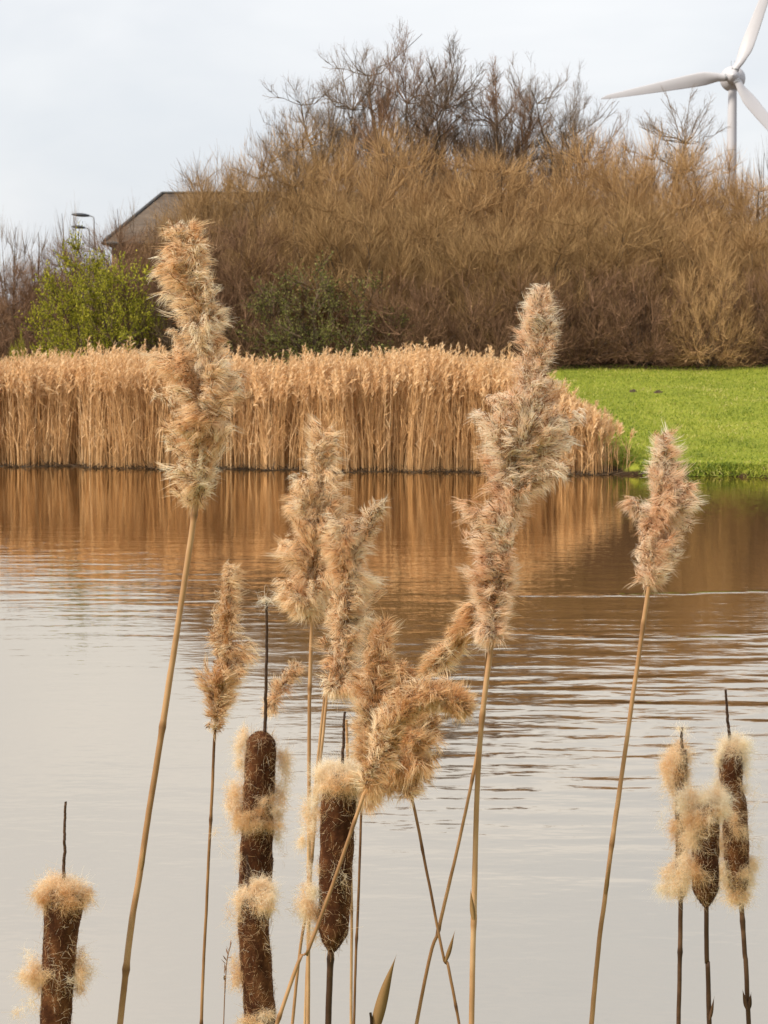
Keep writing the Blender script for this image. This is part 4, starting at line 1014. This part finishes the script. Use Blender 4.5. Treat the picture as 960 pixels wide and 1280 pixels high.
# stacked pair
cattail('tall brown cattail with torn cream fluff on both sides, rear one of the stacked pair',
        [(326, 914, 30), (326, 930, 37), (325, 960, 39), (323, 1000, 40), (321, 1050, 41), (320, 1090, 42), (319, 1140, 41), (318, 1165, 36)], 1.72,
        tip=[(331, 916), (332, 860), (332, 800), (333, 750)],
        blobs=[(303, 935, 8, 24, 900, .75, .006), (352, 962, 7, 26, 800, .75, .006), (292, 990, 11, 20, 850, .6), (302, 1012, 10, 18, 800, .5), (345, 1005, 8, 20, 650, .6), (322, 1018, 24, 14, 1400, .38, -.012), (322, 1030, 22, 8, 500, .55, -.014), (336, 1000, 10, 10, 300, .5, -.012), (298, 1050, 9, 30, 160, .6), (331, 748, 4, 2, 60, .9), (345, 1045, 6, 24, 130, .6), (275, 1040, 8, 30, 40, .6)], bits=300)
cattail('brown cattail with a round cream tuft on its head, front one of the stacked pair',
        [(318, 1118, 32), (317, 1138, 37), (317, 1165, 39), (320, 1200, 40), (323, 1240, 40), (325, 1275, 40), (326, 1330, 38), (326, 1365, 32)], 1.60,
        tip=[(311, 1120), (310, 1095), (308, 1070)],
        blobs=[(322, 1116, 16, 13, 2600, .82), (306, 1122, 9, 12, 800, .55), (328, 1124, 12, 9, 800, .7, -.01), (302, 1150, 6, 18, 260, .5), (297, 1195, 6, 24, 420, .35), (296, 1215, 4, 14, 160, .4), (322, 1272, 18, 10, 700, .6, -.013), (290, 1160, 6, 40, 70, .6)], bits=340)
# single dark
cattail('single dark cattail in the middle, round cream cap, pale fluff trailing at its left',
        [(424, 962, 36), (424, 985, 44), (422, 1030, 44), (420, 1080, 43), (418, 1130, 41), (416, 1165, 38), (415, 1190, 24)], 1.60,
        tip=[(427, 966), (429, 930), (431, 890)], stem_pix=[(414, 1184), (412, 1225), (410, 1292)], stem_w=10,
        blobs=[(424, 965, 23, 12, 3600, .85), (425, 978, 20, 8, 1200, .55, -.012), (446, 972, 7, 14, 500, .85), (402, 972, 8, 14, 420, .75), (443, 1000, 3, 16, 200, .8), (392, 1000, 7, 20, 420, .75), (388, 1025, 7, 18, 420, .6), (382, 1045, 5, 14, 200, .75), (385, 1100, 9, 26, 500, .75), (382, 1130, 10, 20, 620, .75), (390, 1128, 8, 20, 420, .35), (392, 1160, 5, 14, 130, .5), (370, 1130, 5, 12, 60, .7), (418, 1085, 18, 20, 120, .5, -.013)], bits=200)
# right hand trio
cattail('short dark cattail, front one of the right hand trio, cream fluff curling over it',
        [(882, 1000, 30), (882, 1030, 34), (882, 1060, 34), (882, 1095, 34), (882, 1115, 31), (883, 1134, 16)], 1.72,
        stem_pix=[(883, 1128), (884, 1200), (887, 1292)], stem_w=7.5,
        blobs=[(880, 1000, 23, 13, 3600, .82), (862, 1000, 12, 12, 1000, .85), (898, 1004, 9, 16, 900, .85), (868, 1030, 12, 18, 1200, .5, -.008), (862, 1055, 9, 20, 850, .6), (858, 1085, 9, 22, 800, .62), (850, 1105, 10, 16, 300, .7), (872, 1080, 8, 22, 450, .3, -.010), (884, 1018, 16, 8, 600, .45, -.012)], bits=110)
cattail('thin worn cattail at the left of the right hand trio, almost all fluff',
        [(852, 935, 14), (851, 970, 17), (851, 1010, 14), (852, 1050, 15), (852, 1100, 16), (851, 1125, 9)], 1.85,
        tip=[(852, 938), (853, 925), (853, 910)], stem_pix=[(851, 1118), (850, 1200), (848, 1292)], stem_w=7,
        blobs=[(848, 950, 14, 22, 2400, .55), (838, 960, 9, 22, 1000, .68), (850, 990, 10, 16, 900, .45), (851, 1030, 9, 28, 800, .45), (850, 1085, 12, 22, 1300, .6), (838, 1100, 13, 16, 650, .72), (830, 1000, 6, 26, 60, .7), (849, 910, 6, 3, 70, .8)], bits=60)
cattail('tall worn cattail, rightmost of the right hand trio, fluffy at top and bottom',
        [(914, 930, 24), (914, 960, 30), (914, 985, 28), (918, 1010, 32), (920, 1050, 32), (922, 1090, 30), (925, 1125, 14)], 1.80,
        tip=[(913, 935), (910, 900), (907, 862)], stem_pix=[(926, 1118), (931, 1190), (937, 1292)], stem_w=7.5,
        blobs=[(915, 932, 17, 12, 2000, .82), (900, 945, 6, 20, 500, .75), (930, 950, 4, 18, 350, .8), (912, 982, 18, 10, 1400, .7), (900, 990, 9, 16, 600, .75), (905, 1040, 7, 30, 700, .6), (922, 1030, 14, 24, 700, .4, -.012), (908, 1085, 12, 18, 1100, .65), (925, 1095, 14, 22, 1700, .62), (936, 1085, 9, 20, 900, .72), (920, 1118, 14, 9, 700, .7), (945, 1000, 5, 50, 60, .7)], bits=120)

for o in list(COL.objects):
    if o.name == 'cattail.006': sheath(o, 934, 1262, -6, 26, 1.795, M['darkstem'], .5, 6); sheath(o, 936, 1262, 3, 22, 1.795, M['darkstem'], .3, 6)
    if o.name == 'cattail.004': sheath(o, 887, 1275, 6, 30, 1.715, M['darkstem'], .6, 5)
# small dangling dry spray by the rear stacked cattail
p = at(345, 1280, 1.72); 
r = empty('reed_spray', at(336, 885, 1.74), 'narrow pale dry spray caught beside the spike of the rear stacked cattail', 'reed spray')
plume_path(r, [(334, 890, 2), (345, 868, 6), (358, 850, 8), (372, 832, 4)], 1.74, 26, 11, 9, hair=.007, m_=M['silk'], name='plume')

# ------------------------------------------------------------------ sky and light
SUN_EL, SUN_AZ = R(40), R(-122)      # azimuth measured from +y towards +x: light comes from behind the camera, left
w = bpy.data.worlds.new('World'); scene.world = w; w.use_nodes = True; nt = w.node_tree; nt.nodes.clear(); L = nt.links.new
sky = N_(nt, 'ShaderNodeTexSky', sky_type='NISHITA', sun_disc=False); sky.sun_elevation = SUN_EL; sky.sun_rotation = SUN_AZ; sky.dust_density = 3
tc = N_(nt, 'ShaderNodeTexCoord')
nz = noise(nt, 3.0, 5, .55, vec=tc.outputs['Generated'], stretch=(1, 1, 2.6), dist=.3)
cl = ramp(nt, [(.32, (.435, .455, .482)), (.50, (.490, .499, .514)), (.68, (.56, .56, .563))], nz.outputs['Fac'])
sc_ = N_(nt, 'ShaderNodeVectorMath', operation='SCALE'); sc_.inputs['Scale'].default_value = 5.75; L(cl.outputs[0], sc_.inputs[0])
mx = N_(nt, 'ShaderNodeMix', data_type='RGBA'); mx.inputs[0].default_value = .93
L(sky.outputs[0], mx.inputs[6]); L(sc_.outputs[0], mx.inputs[7])
bg = N_(nt, 'ShaderNodeBackground'); bg.inputs['Strength'].default_value = .1; L(mx.outputs[2], bg.inputs['Color'])
ow = N_(nt, 'ShaderNodeOutputWorld'); L(bg.outputs[0], ow.inputs[0])
sd = bpy.data.lights.new('sun', 'SUN'); so = bpy.data.objects.new('sun', sd); COL.objects.link(so)
sd.energy = 1.5; sd.angle = R(10); sd.color = (1, .91, .77)
dirv = Vector((math.sin(SUN_AZ) * math.cos(SUN_EL), math.cos(SUN_AZ) * math.cos(SUN_EL), math.sin(SUN_EL)))
so.rotation_euler = dirv.to_track_quat('Z', 'Y').to_euler(); so.location = (0, 0, 40)

vs = scene.view_settings; vs.view_transform = 'Standard'; vs.look = 'None'; vs.gamma = 1; vs.use_curve_mapping = False; vs.exposure = 1.6
scene.cycles.max_bounces = 8; scene.cycles.transparent_max_bounces = 4; scene.cycles.diffuse_bounces = 3; scene.cycles.glossy_bounces = 3
